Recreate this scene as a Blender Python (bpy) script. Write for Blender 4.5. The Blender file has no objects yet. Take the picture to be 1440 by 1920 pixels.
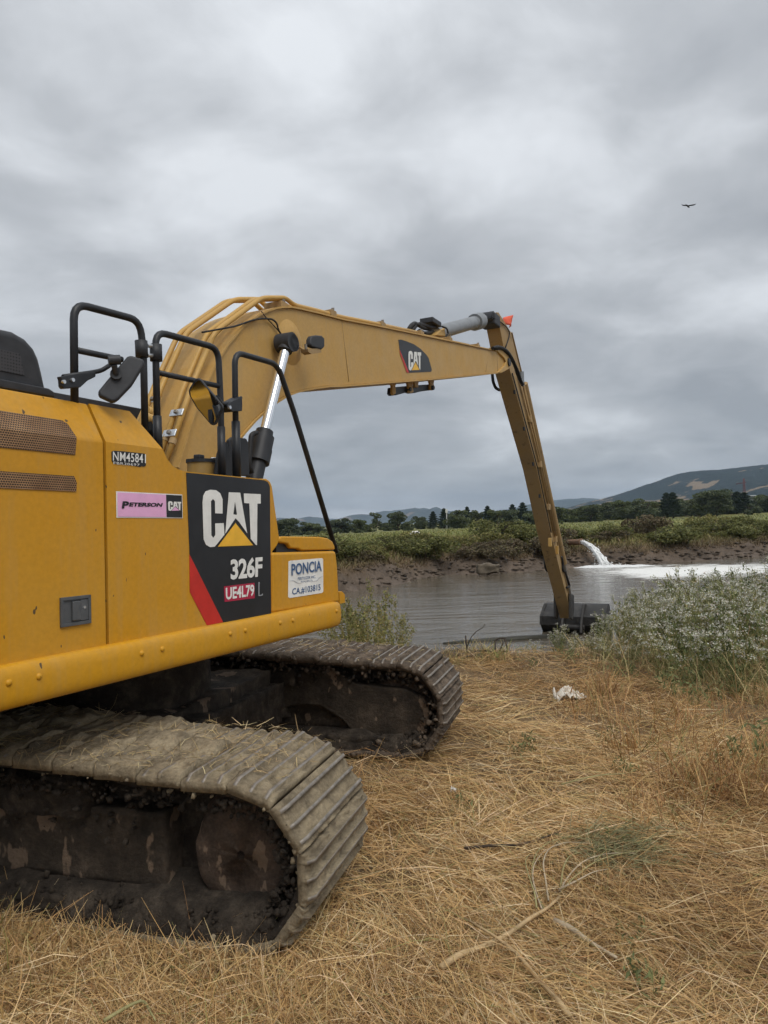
import bpy, bmesh, math, random
import numpy as np
from mathutils import Vector, Matrix

random.seed(7)
rng = np.random.default_rng(11)
scene = bpy.context.scene
COL = scene.collection
PI = math.pi

# ------------------------------------------------------------------ camera
CAM_H, FPX, CX, CY = 1.95, 1400.0, 720.0, 960.0
PITCH, ROLL = math.radians(0.98), math.radians(1.8)
_r0 = np.array([1.0, 0, 0])
FW = np.array([0, math.cos(PITCH), math.sin(PITCH)])
_u0 = np.array([0, -math.sin(PITCH), math.cos(PITCH)])
UP = _u0 * math.cos(ROLL) + _r0 * math.sin(ROLL)
RT = _r0 * math.cos(ROLL) - _u0 * math.sin(ROLL)
CAM = np.array([0, 0, CAM_H])
cd = bpy.data.cameras.new('camera')
cam = bpy.data.objects.new('camera', cd)
COL.objects.link(cam)
cam.matrix_world = Matrix(((RT[0], UP[0], -FW[0], CAM[0]), (RT[1], UP[1], -FW[1], CAM[1]),
                           (RT[2], UP[2], -FW[2], CAM[2]), (0, 0, 0, 1)))
cd.sensor_fit = 'HORIZONTAL'
cd.sensor_width = 36.0
cd.lens = 36.0 * FPX / 1440.0
cd.clip_start = 0.05
cd.clip_end = 20000
scene.camera = cam

# ------------------------------------------------------------------ world, sun, exposure
SUN_EL, SUN_AZ = math.radians(58), math.radians(150)     # azimuth clockwise from +Y
w = bpy.data.worlds.new('World')
scene.world = w
w.use_nodes = True
nt = w.node_tree
OX, OY = 2.0, 7.5
nt.nodes.clear()
def WN(t, **k):
    n = nt.nodes.new(t)
    for a, b in k.items(): setattr(n, a, b)
    return n
def wl(a, b): nt.links.new(a, b)
wo = WN('ShaderNodeOutputWorld'); bg = WN('ShaderNodeBackground')
sky = WN('ShaderNodeTexSky'); sky.sky_type = 'NISHITA'; sky.sun_disc = False
sky.sun_elevation = SUN_EL; sky.sun_rotation = SUN_AZ
tc = WN('ShaderNodeTexCoord'); sp = WN('ShaderNodeSeparateXYZ'); wl(tc.outputs['Generated'], sp.inputs[0])
def wmath(op, a, b=None, clamp=False):
    n = WN('ShaderNodeMath', operation=op); n.use_clamp = clamp
    for i, v in enumerate((a, b)):
        if v is None: continue
        if isinstance(v, (int, float)): n.inputs[i].default_value = v
        else: wl(v, n.inputs[i])
    return n.outputs[0]
zz = wmath('ADD', wmath('MAXIMUM', sp.outputs[2], 0.0), 0.26)
cb = WN('ShaderNodeCombineXYZ'); wl(wmath('DIVIDE', sp.outputs[0], zz), cb.inputs[0]); wl(wmath('DIVIDE', sp.outputs[1], zz), cb.inputs[1])
def wnoise(scale, detail, rough, off, dist=0.0, sc=(1, 1, 1)):
    mp = WN('ShaderNodeMapping'); mp.inputs['Location'].default_value = off; mp.inputs['Scale'].default_value = sc
    wl(cb.outputs[0], mp.inputs[0])
    n = WN('ShaderNodeTexNoise'); n.inputs['Scale'].default_value = scale; n.inputs['Detail'].default_value = detail
    n.inputs['Roughness'].default_value = rough; n.inputs['Distortion'].default_value = dist
    wl(mp.outputs[0], n.inputs['Vector'])
    return n.outputs['Fac']
n1 = wnoise(1.0, 5, 0.46, (OX, OY, 0), 0.4)
n2 = wnoise(3.6, 8, 0.56, (7.3, 4.2, 0), 0.35, (0.9, 1.0, 1))
mixv = wmath('ADD', wmath('MULTIPLY', n1, 0.70), wmath('MULTIPLY', n2, 0.30))
ramp = WN('ShaderNodeValToRGB'); wl(mixv, ramp.inputs[0])
e = ramp.color_ramp.elements
e[0].position = 0.385; e[0].color = (0.30, 0.316, 0.338, 1)
e[1].position = 0.61; e[1].color = (0.64, 0.663, 0.69, 1)
m_ = e.new(0.5); m_.color = (0.43, 0.447, 0.468, 1)
# overcast sky: brighter towards the zenith
grad = wmath('ADD', wmath('ADD', 0.95, wmath('MULTIPLY', wmath('POWER', wmath('SUBTRACT', 1.0, wmath('MAXIMUM', sp.outputs[2], 0.0)), 14.0), 0.14)), wmath('MULTIPLY', wmath('POWER', wmath('MAXIMUM', sp.outputs[2], 0.0), 1.6), 0.45))
vm = WN('ShaderNodeVectorMath', operation='SCALE'); wl(ramp.outputs[0], vm.inputs[0]); wl(grad, vm.inputs['Scale'])
sk = WN('ShaderNodeVectorMath', operation='SCALE'); wl(sky.outputs[0], sk.inputs[0]); sk.inputs['Scale'].default_value = 0.06
mx = WN('ShaderNodeMix', data_type='RGBA'); mx.inputs[0].default_value = 0.1
wl(vm.outputs[0], mx.inputs[6]); wl(sk.outputs[0], mx.inputs[7])
wl(mx.outputs[2], bg.inputs[0]); bg.inputs[1].default_value = 1.0
wl(bg.outputs[0], wo.inputs[0])

sd = bpy.data.lights.new('sun', 'SUN'); so = bpy.data.objects.new('sun', sd); COL.objects.link(so)
sd.energy = 1.5; sd.angle = math.radians(35); sd.color = (1.0, 0.96, 0.9)
_sv = Vector((math.sin(SUN_AZ) * math.cos(SUN_EL), math.cos(SUN_AZ) * math.cos(SUN_EL), math.sin(SUN_EL)))
so.rotation_euler = _sv.to_track_quat('Z', 'Y').to_euler()
so.location = _sv * 30

scene.view_settings.view_transform = 'Standard'
scene.view_settings.look = 'None'
scene.view_settings.exposure = 0.33
scene.view_settings.gamma = 1.0
scene.render.engine = 'CYCLES'
scene.cycles.use_denoising = True
scene.cycles.max_bounces = 5
scene.cycles.use_adaptive_sampling = True
scene.cycles.adaptive_threshold = 0.03
scene.cycles.transparent_max_bounces = 8
scene.cycles.volume_bounces = 0

# ------------------------------------------------------------------ helpers
def ray(px, py): return FW + RT * (px - CX) / FPX + UP * (CY - py) / FPX
def ground_at(px, py, z=0.0):
    d = ray(px, py); t = (z - CAM_H) / d[2]; return CAM + d * t
def at_depth(px, py, dep): return CAM + ray(px, py) * dep

def tag(o, label, cat, group=None, kind=None):
    if label: o['label'] = label
    if cat: o['category'] = cat
    if group: o['group'] = group
    if kind: o['kind'] = kind
    return o
def empty(name, loc=(0, 0, 0)):
    o = bpy.data.objects.new(name, None); o.location = loc; COL.objects.link(o); return o
def link(name, me, parent=None, mats=()):
    o = bpy.data.objects.new(name, me); COL.objects.link(o)
    for m in (mats if isinstance(mats, (list, tuple)) else [mats]): me.materials.append(m)
    if parent: o.parent = parent
    return o
def pmesh(name, V, Fc, mats, parent=None, smooth=False, mi=None):
    me = bpy.data.meshes.new(name)
    me.from_pydata([tuple(map(float, v)) for v in V], [], [tuple(f) for f in Fc]); me.update()
    if smooth: me.polygons.foreach_set('use_smooth', [True] * len(me.polygons))
    if mi is not None: me.polygons.foreach_set('material_index', mi)
    return link(name, me, parent, mats)
def npmesh(name, V, Fc, mats, parent=None, col=None, smooth=False, mi=None):
    """V (n,3) float, Fc (m,k) int: fast mesh"""
    V = np.asarray(V, np.float32); Fc = np.asarray(Fc, np.int32)
    me = bpy.data.meshes.new(name)
    k = Fc.shape[1]
    me.vertices.add(len(V)); me.vertices.foreach_set('co', V.ravel())
    me.loops.add(Fc.size); me.loops.foreach_set('vertex_index', Fc.ravel())
    me.polygons.add(len(Fc)); me.polygons.foreach_set('loop_start', np.arange(0, Fc.size, k, dtype=np.int32))
    me.polygons.foreach_set('loop_total', np.full(len(Fc), k, np.int32))
    if mi is not None: me.polygons.foreach_set('material_index', np.asarray(mi, np.int32))
    if smooth: me.polygons.foreach_set('use_smooth', np.ones(len(Fc), bool))
    me.update(calc_edges=True)
    if col is not None:
        a = me.color_attributes.new('Col', 'FLOAT_COLOR', 'POINT')
        c = np.ones((len(V), 4), np.float32); c[:, :3] = col
        a.data.foreach_set('color', c.ravel())
    return link(name, me, parent, mats)
def bev(o, wdt=0.01, seg=2, ang=35):
    m = o.modifiers.new('bevel', 'BEVEL'); m.width = wdt; m.segments = seg; m.limit_method = 'ANGLE'; m.angle_limit = math.radians(ang)
    m.harden_normals = False
    for p in o.data.polygons: p.use_smooth = True
    wn = o.modifiers.new('wn', 'WEIGHTED_NORMAL'); wn.keep_sharp = True
    return o
BOXF = [(0, 3, 2, 1), (4, 5, 6, 7), (0, 1, 5, 4), (1, 2, 6, 5), (2, 3, 7, 6), (3, 0, 4, 7)]
def boxv(x0, x1, y0, y1, z0, z1):
    return [(x0, y0, z0), (x1, y0, z0), (x1, y1, z0), (x0, y1, z0), (x0, y0, z1), (x1, y0, z1), (x1, y1, z1), (x0, y1, z1)]
def box(name, b, mat, parent, wdt=0.0, seg=2):
    o = pmesh(name, boxv(*b), BOXF, mat, parent)
    if wdt: bev(o, wdt, seg)
    return o
def prism_y(name, poly, y0, y1, mat, parent, wdt=0.0, seg=2):
    """polygon of (x,z) extruded from y0 to y1"""
    n = len(poly)
    V = [(p[0], y0, p[1]) for p in poly] + [(p[0], y1, p[1]) for p in poly]
    Fc = [tuple(range(n)), tuple(range(2 * n - 1, n - 1, -1))] + [(i, i + n, (i + 1) % n + n, (i + 1) % n) for i in range(n)]
    o = pmesh(name, V, Fc, mat, parent)
    bm = bmesh.new(); bm.from_mesh(o.data); bmesh.ops.recalc_face_normals(bm, faces=bm.faces); bm.to_mesh(o.data); bm.free()
    if wdt: bev(o, wdt, seg)
    return o
def fillet(pts, r, n=5):
    pts = [np.array(p, float) for p in pts]
    out = [pts[0]]
    for a, b, c in zip(pts[:-2], pts[1:-1], pts[2:]):
        da, dc = a - b, c - b; la, lc = np.linalg.norm(da), np.linalg.norm(dc)
        rr = min(r, la * 0.45, lc * 0.45)
        p0, p1 = b + da / la * rr, b + dc / lc * rr
        for i in range(n + 1):
            t = i / n; out.append((1 - t) ** 2 * p0 + 2 * t * (1 - t) * b + t * t * p1)
    out.append(pts[-1]); return out
def tube_geo(pts, r, n=10, caps=True):
    pts = [np.array(p, float) for p in pts]
    rs = r if isinstance(r, (list, tuple)) else [r] * len(pts)
    V, Fc = [], []
    t0 = pts[1] - pts[0]; t0 /= np.linalg.norm(t0)
    a = np.array([0, 0, 1.0]) if abs(t0[2]) < 0.9 else np.array([0, 1.0, 0])
    nrm = np.cross(t0, a); nrm /= np.linalg.norm(nrm)
    for i, p in enumerate(pts):
        t = (pts[min(i + 1, len(pts) - 1)] - pts[max(i - 1, 0)]); t /= (np.linalg.norm(t) + 1e-12)
        nrm = nrm - t * (nrm @ t); nrm /= np.linalg.norm(nrm); b = np.cross(t, nrm)
        for k in range(n):
            th = 2 * PI * k / n; V.append(p + rs[i] * (math.cos(th) * nrm + math.sin(th) * b))
    for i in range(len(pts) - 1):
        for k in range(n):
            k2 = (k + 1) % n; Fc.append((i * n + k, i * n + k2, (i + 1) * n + k2, (i + 1) * n + k))
    if caps:
        Fc.append(tuple(range(n - 1, -1, -1))); Fc.append(tuple((len(pts) - 1) * n + k for k in range(n)))
    return V, Fc
def tube(name, pts, r, mat, parent, n=10, fil=None):
    if fil: pts = fillet(pts, fil)
    V, Fc = tube_geo(pts, r, n)
    o = pmesh(name, V, Fc, mat, parent)
    for p in o.data.polygons: p.use_smooth = len(p.vertices) == 4
    return o
def cyl(name, a, b, r, mat, parent, n=20, wdt=0.0, steps=None):
    """straight round bar a->b; steps: list of (t, radius)"""
    a, b = np.array(a, float), np.array(b, float)
    if steps:
        pts = [a + (b - a) * s[0] for s in steps]; rr = [s[1] for s in steps]
        L = np.linalg.norm(b - a)
        t = (b - a) / L
        pts = [p + t * 1e-5 * i for i, p in enumerate(pts)]
        V, Fc = tube_geo(pts, rr, n)
    else:
        V, Fc = tube_geo([a, b], r, n)
    o = pmesh(name, V, Fc, mat, parent)
    for p in o.data.polygons: p.use_smooth = len(p.vertices) == 4
    m = o.modifiers.new('es', 'EDGE_SPLIT'); m.split_angle = math.radians(40)
    return o
def merge(parts):
    V, Fc = [], []
    for v, f in parts:
        b = len(V); V += [tuple(q) for q in v]; Fc += [tuple(i + b for i in g) for g in f]
    return V, Fc

# value noise
def _h(i, j, k, s):
    n = (i.astype(np.int64) * 374761393 + j.astype(np.int64) * 668265263 + k.astype(np.int64) * 2147483647 + s * 974634541) & 0xffffffff
    n = ((n ^ (n >> 13)) * 1274126177) & 0xffffffff
    return ((n ^ (n >> 16)) & 0xffff) / 65535.0
def vn3(P, s=0):
    P = np.asarray(P, float); I = np.floor(P); f = P - I; f = f * f * (3 - 2 * f); I = I.astype(np.int64)
    out = 0
    for dx in (0, 1):
        for dy in (0, 1):
            for dz in (0, 1):
                wt = (f[..., 0] if dx else 1 - f[..., 0]) * (f[..., 1] if dy else 1 - f[..., 1]) * (f[..., 2] if dz else 1 - f[..., 2])
                out = out + wt * _h(I[..., 0] + dx, I[..., 1] + dy, I[..., 2] + dz, s)
    return out
def fbm(P, s=0, o=4):
    P = np.asarray(P, float); a, t, n = 0.5, 0, 0.0
    for i in range(o):
        n = n + a * vn3(P * (2 ** i), s + i); t += a; a *= 0.5
    return n / t
def fbm2(x, y, s=0, o=4): return fbm(np.stack([x, y, np.zeros_like(x) + 0.37], -1), s, o)

# ------------------------------------------------------------------ materials
class NT:
    def __init__(self, name):
        self.m = bpy.data.materials.new(name); self.m.use_nodes = True
        self.t = self.m.node_tree; self.b = self.t.nodes['Principled BSDF']
        self.tc = None
    def n(self, t, **k):
        o = self.t.nodes.new(t)
        for a, b in k.items(): setattr(o, a, b)
        return o
    def l(self, a, b): self.t.links.new(a, b)
    def co(self, kind='Object'):
        if not self.tc: self.tc = self.n('ShaderNodeTexCoord')
        return self.tc.outputs[kind]
    def noise(self, scale, detail=4, rough=0.55, kind='Object', sc=None, dist=0.0):
        v = self.co(kind)
        if sc:
            mp = self.n('ShaderNodeMapping'); mp.inputs['Scale'].default_value = sc; self.l(v, mp.inputs[0]); v = mp.outputs[0]
        q = self.n('ShaderNodeTexNoise'); q.inputs['Scale'].default_value = scale; q.inputs['Detail'].default_value = detail
        q.inputs['Roughness'].default_value = rough; q.inputs['Distortion'].default_value = dist
        self.l(v, q.inputs['Vector']); return q.outputs['Fac']
    def ramp(self, fac, stops):
        r = self.n('ShaderNodeValToRGB'); self.l(fac, r.inputs[0]); el = r.color_ramp.elements
        while len(el) < len(stops): el.new(0.5)
        for q, (p, c) in zip(el, stops):
            q.position = p; q.color = (c, c, c, 1) if isinstance(c, (int, float)) else (*c, 1)
        return r.outputs[0]
    def mix(self, fac, a, b, mode='MIX'):
        x = self.n('ShaderNodeMix', data_type='RGBA', blend_type=mode)
        for s, v in ((0, fac), (6, a), (7, b)):
            if isinstance(v, (int, float)): x.inputs[s].default_value = v
            elif isinstance(v, tuple): x.inputs[s].default_value = (*v, 1)
            else: self.l(v, x.inputs[s])
        return x.outputs[2]
    def math(self, op, a, b=None, clamp=False):
        x = self.n('ShaderNodeMath', operation=op); x.use_clamp = clamp
        for i, v in enumerate((a, b)):
            if v is None: continue
            if isinstance(v, (int, float)): x.inputs[i].default_value = v
            else: self.l(v, x.inputs[i])
        return x.outputs[0]
    def bump(self, h, strength=0.3, dist=0.01, prev=None):
        b = self.n('ShaderNodeBump'); b.inputs['Strength'].default_value = strength; b.inputs['Distance'].default_value = dist
        self.l(h, b.inputs['Height'])
        if prev: self.l(prev, b.inputs['Normal'])
        self.l(b.outputs[0], self.b.inputs['Normal']); return b.outputs[0]
    def set(self, **k):
        for a, v in k.items():
            s = self.b.inputs[a.replace('_', ' ')]
            if isinstance(v, (int, float)): s.default_value = v
            elif isinstance(v, tuple): s.default_value = (*v, 1) if len(v) == 3 else v
            else: self.l(v, s)
        return self.m

def paint(name, c, dust, dustamt=0.5, rough=0.42, chips=True, grime=None):
    M = NT(name)
    d = M.ramp(M.noise(2.3, 6, 0.6), [(0.35, 0.0), (0.75, dustamt)])
    col = M.mix(d, c, dust)
    d2 = M.ramp(M.noise(38, 3, 0.6), [(0.3, 0.92), (0.7, 1.04)])
    col = M.mix(1.0, col, d2, 'MULTIPLY')
    stk = M.ramp(M.noise(3.0, 5, 0.6, sc=(6.0, 6.0, 0.35)), [(0.48, 0.0), (0.80, 0.32)])
    col = M.mix(stk, col, tuple(0.5 * a_ + 0.5 * b_ for a_, b_ in zip(dust, (0.30, 0.25, 0.18))))
    if chips:
        ch = M.ramp(M.noise(21, 2, 0.5, sc=(1.0, 1.0, 0.55)), [(0.728, 0.0), (0.742, 1.0)])
        col = M.mix(ch, col, (0.10, 0.065, 0.03))
    if grime:
        g = M.ramp(M.noise(5.0, 6, 0.65), [(0.58, 0.0), (0.72, 0.8)])
        col = M.mix(g, col, grime)
    M.bump(M.noise(160, 2), 0.05, 0.002)
    r = M.ramp(M.noise(6, 5), [(0.3, rough - 0.06), (0.7, rough + 0.14)])
    return M.set(Base_Color=col, Roughness=r, Specular_IOR_Level=0.35)
def plain(name, c, rough=0.5, metal=0.0, var=0.25, sc=12, bump=0.1, spec=0.4):
    M = NT(name)
    v = M.ramp(M.noise(sc, 5, 0.6), [(0.25, 1.0 - var), (0.75, 1.0 + var)])
    col = M.mix(1.0, c, v, 'MULTIPLY')
    if bump: M.bump(M.noise(sc * 9, 3), bump, 0.003)
    return M.set(Base_Color=col, Roughness=rough, Metallic=metal, Specular_IOR_Level=spec)
def mudmat(name, c0, c1, c2, sc=7.0, rough=0.9, bs=0.8, wet=0.0, patch=None):
    M = NT(name)
    n = M.noise(sc, 8, 0.65)
    col = M.ramp(n, [(0.28, c0), (0.5, c1), (0.74, c2)])
    g = M.ramp(M.noise(sc * 9, 4, 0.7), [(0.3, 0.72), (0.7, 1.18)])
    col = M.mix(1.0, col, g, 'MULTIPLY')
    if patch:
        pm_ = M.ramp(M.noise(sc * 0.9, 3, 0.5, sc=(1.5, 1.5, 0.8)), [(0.60, 0.0), (0.625, 1.0)])
        col = M.mix(pm_, col, M.mix(M.noise(sc * 6, 4), patch, tuple(0.6 * q for q in patch)))
    b = M.bump(M.noise(sc * 2.2, 8, 0.7), bs, 0.03)
    M.bump(M.noise(sc * 14, 4, 0.7), bs * 0.6, 0.006, b)
    return M.set(Base_Color=col, Roughness=rough, Specular_IOR_Level=0.25 + wet)
def attrmat(name, rough=0.8, trans=0.0, var=True, spec=0.2):
    M = NT(name)
    a = M.n('ShaderNodeVertexColor'); a.layer_name = 'Col'
    M.set(Base_Color=a.outputs[0], Roughness=rough, Specular_IOR_Level=spec)
    if trans:
        tr = M.n('ShaderNodeBsdfTranslucent'); M.l(a.outputs[0], tr.inputs[0])
        ms = M.n('ShaderNodeMixShader'); ms.inputs[0].default_value = trans
        out = M.t.nodes['Material Output']
        M.l(M.b.outputs[0], ms.inputs[1]); M.l(tr.outputs[0], ms.inputs[2]); M.l(ms.outputs[0], out.inputs[0])
    return M.m

YEL = paint('yellow_paint', (0.56, 0.268, 0.011), (0.53, 0.305, 0.06), 0.4)
YELB = paint('yellow_bar_paint', (0.58, 0.285, 0.010), (0.52, 0.295, 0.05), 0.3)
YELD = paint('dusty_yellow_paint', (0.50, 0.298, 0.082), (0.46, 0.31, 0.13), 0.6, 0.5, chips=False)
YELS = paint('muddy_yellow_paint', (0.36, 0.232, 0.095), (0.32, 0.23, 0.13), 0.8, 0.6, grime=(0.085, 0.06, 0.042))
YELP = paint('pipe_yellow_paint', (0.54, 0.32, 0.08), (0.47, 0.31, 0.13), 0.5, 0.45, chips=False)
BLK = plain('black_paint', (0.022, 0.024, 0.028), 0.45, sc=9, var=0.35)
BLKP = plain('black_plastic', (0.035, 0.037, 0.042), 0.55, sc=14, var=0.3)
DECK = plain('black_decal', (0.018, 0.019, 0.022), 0.4, var=0.3, sc=6, bump=0.03)
RUB = plain('rubber_hose', (0.016, 0.016, 0.017), 0.6)
STEEL = plain('galvanised_steel', (0.72, 0.74, 0.76), 0.3, 0.9, 0.2, 30)
CHROME = plain('chrome_rod', (0.85, 0.86, 0.88), 0.12, 1.0, 0.06, 20, 0.03)
GREY = plain('grey_cylinder_paint', (0.21, 0.225, 0.24), 0.45, 0.0, 0.2, 8)
LATCH = plain('grey_latch', (0.085, 0.09, 0.095), 0.5, sc=20)
WHT = plain('white_vinyl', (0.76, 0.76, 0.73), 0.5, var=0.13, sc=9, bump=0.05)
PINK = plain('pink_vinyl', (0.78, 0.42, 0.66), 0.45, var=0.06, sc=15, bump=0)
REDV = plain('red_vinyl', (0.52, 0.028, 0.02), 0.42, var=0.15, sc=10, bump=0)
CRIM = plain('crimson_vinyl', (0.42, 0.02, 0.06), 0.45, var=0.2, sc=18, bump=0)
YTRI = plain('yellow_vinyl', (0.82, 0.46, 0.04), 0.42, var=0.12, sc=12, bump=0)
BLUE = plain('blue_vinyl', (0.03, 0.095, 0.23), 0.45, var=0.2, sc=18, bump=0)
GREYV = plain('grey_vinyl', (0.45, 0.47, 0.5), 0.5, var=0.1, bump=0)
FLAGM = plain('orange_fabric', (0.75, 0.13, 0.07), 0.8, var=0.15, sc=10)
MUDDRY = mudmat('dried_mud', (0.10, 0.08, 0.054), (0.265, 0.215, 0.142), (0.43, 0.355, 0.235), 6.5)
MUDMID = mudmat('brown_mud', (0.045, 0.034, 0.026), (0.12, 0.092, 0.068), (0.24, 0.185, 0.135), 7)
MUDWET = mudmat('wet_black_mud', (0.018, 0.014, 0.011), (0.044, 0.035, 0.027), (0.11, 0.088, 0.066), 9, 0.9, 1.0, 0.0)
MUDFRM = mudmat('muddy_frame', (0.020, 0.016, 0.012), (0.050, 0.039, 0.029), (0.105, 0.08, 0.059), 5.5, 0.85, 1.0, 0.0, (0.23, 0.165, 0.115))
WORN = plain('worn_steel', (0.24, 0.215, 0.185), 0.5, 0.35, 0.45, 22, 0.3)
IDL = mudmat('muddy_idler', (0.042, 0.031, 0.024), (0.10, 0.072, 0.054), (0.17, 0.122, 0.09), 7.5, 0.85, 1.0, 0.0, (0.30, 0.215, 0.15))
BUCK = mudmat('dark_bucket_steel', (0.012, 0.011, 0.010), (0.026, 0.024, 0.022), (0.065, 0.058, 0.052), 4, 0.55, 0.4, 0.2)
def grille_mat():
    M = NT('perforated_grille')
    sepn = M.n('ShaderNodeSeparateXYZ'); M.l(M.co('Object'), sepn.inputs[0])
    X, Z = sepn.outputs[0], sepn.outputs[2]
    p = 0.0125
    zr = M.math('DIVIDE', Z, p * 0.866)
    row = M.math('FLOOR', zr)
    xo = M.math('ADD', M.math('DIVIDE', X, p), M.math('MULTIPLY', row, 0.5))
    fx = M.math('SUBTRACT', M.math('FRACT', xo), 0.5)
    fz = M.math('SUBTRACT', M.math('FRACT', zr), 0.5)
    d = M.math('ADD', M.math('MULTIPLY', fx, fx), M.math('MULTIPLY', fz, fz))
    hole = M.math('LESS_THAN', d, 0.15)
    dirt = M.ramp(M.noise(7, 5), [(0.3, (0.24, 0.12, 0.045)), (0.7, (0.42, 0.25, 0.12))])
    col = M.mix(hole, dirt, (0.018, 0.009, 0.004))
    M.bump(M.math('SUBTRACT', 1.0, hole), 0.5, 0.003)
    return M.set(Base_Color=col, Roughness=0.55)
GRILL = grille_mat()
def darkgrille():
    M = NT('black_mesh_grille')
    v = M.n('ShaderNodeTexVoronoi'); v.inputs['Scale'].default_value = 60; v.inputs['Randomness'].default_value = 0.1
    M.l(M.co(), v.inputs['Vector'])
    return M.set(Base_Color=M.ramp(v.outputs['Distance'], [(0.3, (0.003, 0.003, 0.003)), (0.45, (0.05, 0.05, 0.055))]), Roughness=0.5)
DGRILL = darkgrille()
GLASS = plain('mirror_glass', (0.8, 0.82, 0.84), 0.03, 1.0, 0.02, 5, 0)
WIN = plain('cab_glass', (0.03, 0.035, 0.04), 0.06, 0.0, 0.05, 5, 0, 0.6)

# ------------------------------------------------------------------ the ground
WATER_Z = -1.10
_sx = np.array([-60, -30, -12, -6, -2.1, -0.6, 1.0, 3.3, 6.0, 8.7, 11.1, 13.6, 17.7, 22.3, 27.1, 45, 90])
_sy = np.array([16, 20, 25, 29, 33.6, 36.0, 39.5, 43.0, 42.9, 44.2, 46.1, 47.4, 47.6, 49.8, 53, 60, 75.])
def shore(x): return np.interp(x, _sx, _sy) + 0.5 * (fbm2(x * 0.5, x * 0, 3, 3) - 0.5) * 2
def edge(x): return np.interp(x, [-60, -10, -3, 0.5, 2.2, 4, 7, 12, 40, 90], [8, 9.8, 10.4, 10.6, 10.9, 11.8, 13.4, 16, 26, 40])
def sstep(t): t = np.clip(t, 0, 1); return t * t * (3 - 2 * t)
def height(x, y):
    x = np.asarray(x, float); y = np.asarray(y, float)
    e = edge(x) + 0.35 * (fbm2(x * 0.9, y * 0.9, 5, 3) - 0.5)
    s = shore(x)
    near = 0.05 * (fbm2(x * 1.7, y * 1.7, 1, 4) - 0.5) + 0.10 * (fbm2(x * 0.35, y * 0.35, 2, 3) - 0.5)
    d1 = y - e
    nearz = near - 2.3 * sstep(d1 / 4.6)
    d2 = y - s
    lump = (fbm2(x * 0.55 + y * 0.25, y * 0.55, 8, 5) - 0.5)
    bank = -2.3 + 1.2 * sstep((d2 + 4) / 4.0) + 0.85 * np.clip(d2 / 2.2, 0, 1) + 0.55 * np.clip((d2 - 1.6) / 6, 0, 1) + np.clip((d2 - 8) / 160, 0, 1) * np.clip(0.0183 * (x + 33) - 1.2, -1.5, 2.2)
    fold = np.abs(fbm2(x * 0.9 + y * 1.1, y * 0.5 - x * 0.3, 21, 5) - 0.5) * 2.4
    bank = bank + np.where(d2 > -3, lump * 1.1 * np.clip(1 - np.abs(d2 - 1.2) / 3, 0, 1), 0) - fold * np.clip(1 - np.abs(d2 - 1.3) / 2.0, 0, 1)
    bank = bank + 0.3 * (fbm2(x * 0.05, y * 0.05, 12, 3) - 0.5) * np.clip((d2 - 3) / 20, 0, 1)
    mid = 0.5 * (e + s)
    return np.where(y < mid, nearz, bank)
def axis(dense, segs):
    out = list(dense)
    for step, end in segs:
        while out[-1] < end: out.append(out[-1] + step)
    while out[-1] < 7000: out.append(out[-1] + max((out[-1] - out[-2]) * 1.18, 0.1))
    return np.array(out)
ax = axis(np.arange(0, 6.0, 0.12), [(0.42, 42)])
gx = np.concatenate([-ax[(ax > 0) & (ax < 4100)][::-1], ax[ax < 7100]])
ay = axis(np.arange(1.0, 13.0, 0.12), [(0.30, 68)])
gy = np.concatenate([[-50, -20, -8, -3, -1, 0], ay[ay < 9000]])
GX, GY = np.meshgrid(gx, gy)
GZ = height(GX, GY)
nxg, nyg = len(gx), len(gy)
idx = np.arange(nxg * nyg).reshape(nyg, nxg)
Fg = np.stack([idx[:-1, :-1], idx[:-1, 1:], idx[1:, 1:], idx[1:, :-1]], -1).reshape(-1, 4)
# colour of the soil itself: earth under the hay, mud on the banks, pasture behind
d2 = GY - shore(GX); d1 = GY - edge(GX)
nz = fbm2(GX * 0.7, GY * 0.7, 31, 4); nz2 = fbm2(GX * 0.09, GY * 0.06, 33, 4)
def C3(a): return np.array(a)[None, None, :]
base = C3([0.17, 0.115, 0.062]) + (nz[..., None] - 0.5) * C3([0.10, 0.075, 0.04])
mud = C3([0.110, 0.083, 0.062]) * (0.55 + 0.9 * fbm2(GX * 1.3, GY * 1.3, 35, 5))[..., None]
dirt = C3([0.14, 0.095, 0.052]) * (0.6 + 0.8 * nz)[..., None]
grass = C3([0.18, 0.185, 0.065]) * (0.75 + 0.5 * nz2)[..., None] + C3([0.05, 0.03, 0.0]) * (nz2 > 0.55)[..., None]
cg = np.where((d1 > 0.2)[..., None], mud, base)
far = GY > 0.5 * (edge(GX) + shore(GX))
tmix = np.clip((d2 - 1.8 - 1.6 * (nz - 0.5)) / 1.2, 0, 1)[..., None]
tm2 = np.clip((d2 - 6 - 6 * (nz - 0.5)) / 5, 0, 1)[..., None]
farc = (mud * (1 - tmix) + dirt * tmix) * (1 - tm2) + grass * tm2
cg = np.where(far[..., None], farc, cg)
M = NT('ground_soil')
a = M.n('ShaderNodeVertexColor'); a.layer_name = 'Col'
v = M.ramp(M.noise(9, 6, 0.7), [(0.25, 0.55), (0.75, 1.35)])
v2 = M.ramp(M.noise(0.6, 5, 0.6), [(0.3, 0.8), (0.7, 1.2)])
bb = M.bump(M.noise(6, 8, 0.7), 0.6, 0.06); M.bump(M.noise(1.1, 6, 0.6, sc=(1.0, 0.5, 1.0)), 0.6, 0.25, bb)
wetr = M.n('ShaderNodeSeparateXYZ'); gm = M.n('ShaderNodeNewGeometry'); M.l(gm.outputs['Position'], wetr.inputs[0])
rgh = M.ramp(M.math('ADD', M.math('MULTIPLY', M.math('ADD', wetr.outputs[2], 1.1), 1.0), 0.0, True), [(0.0, 0.70), (0.5, 0.97)])
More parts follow.
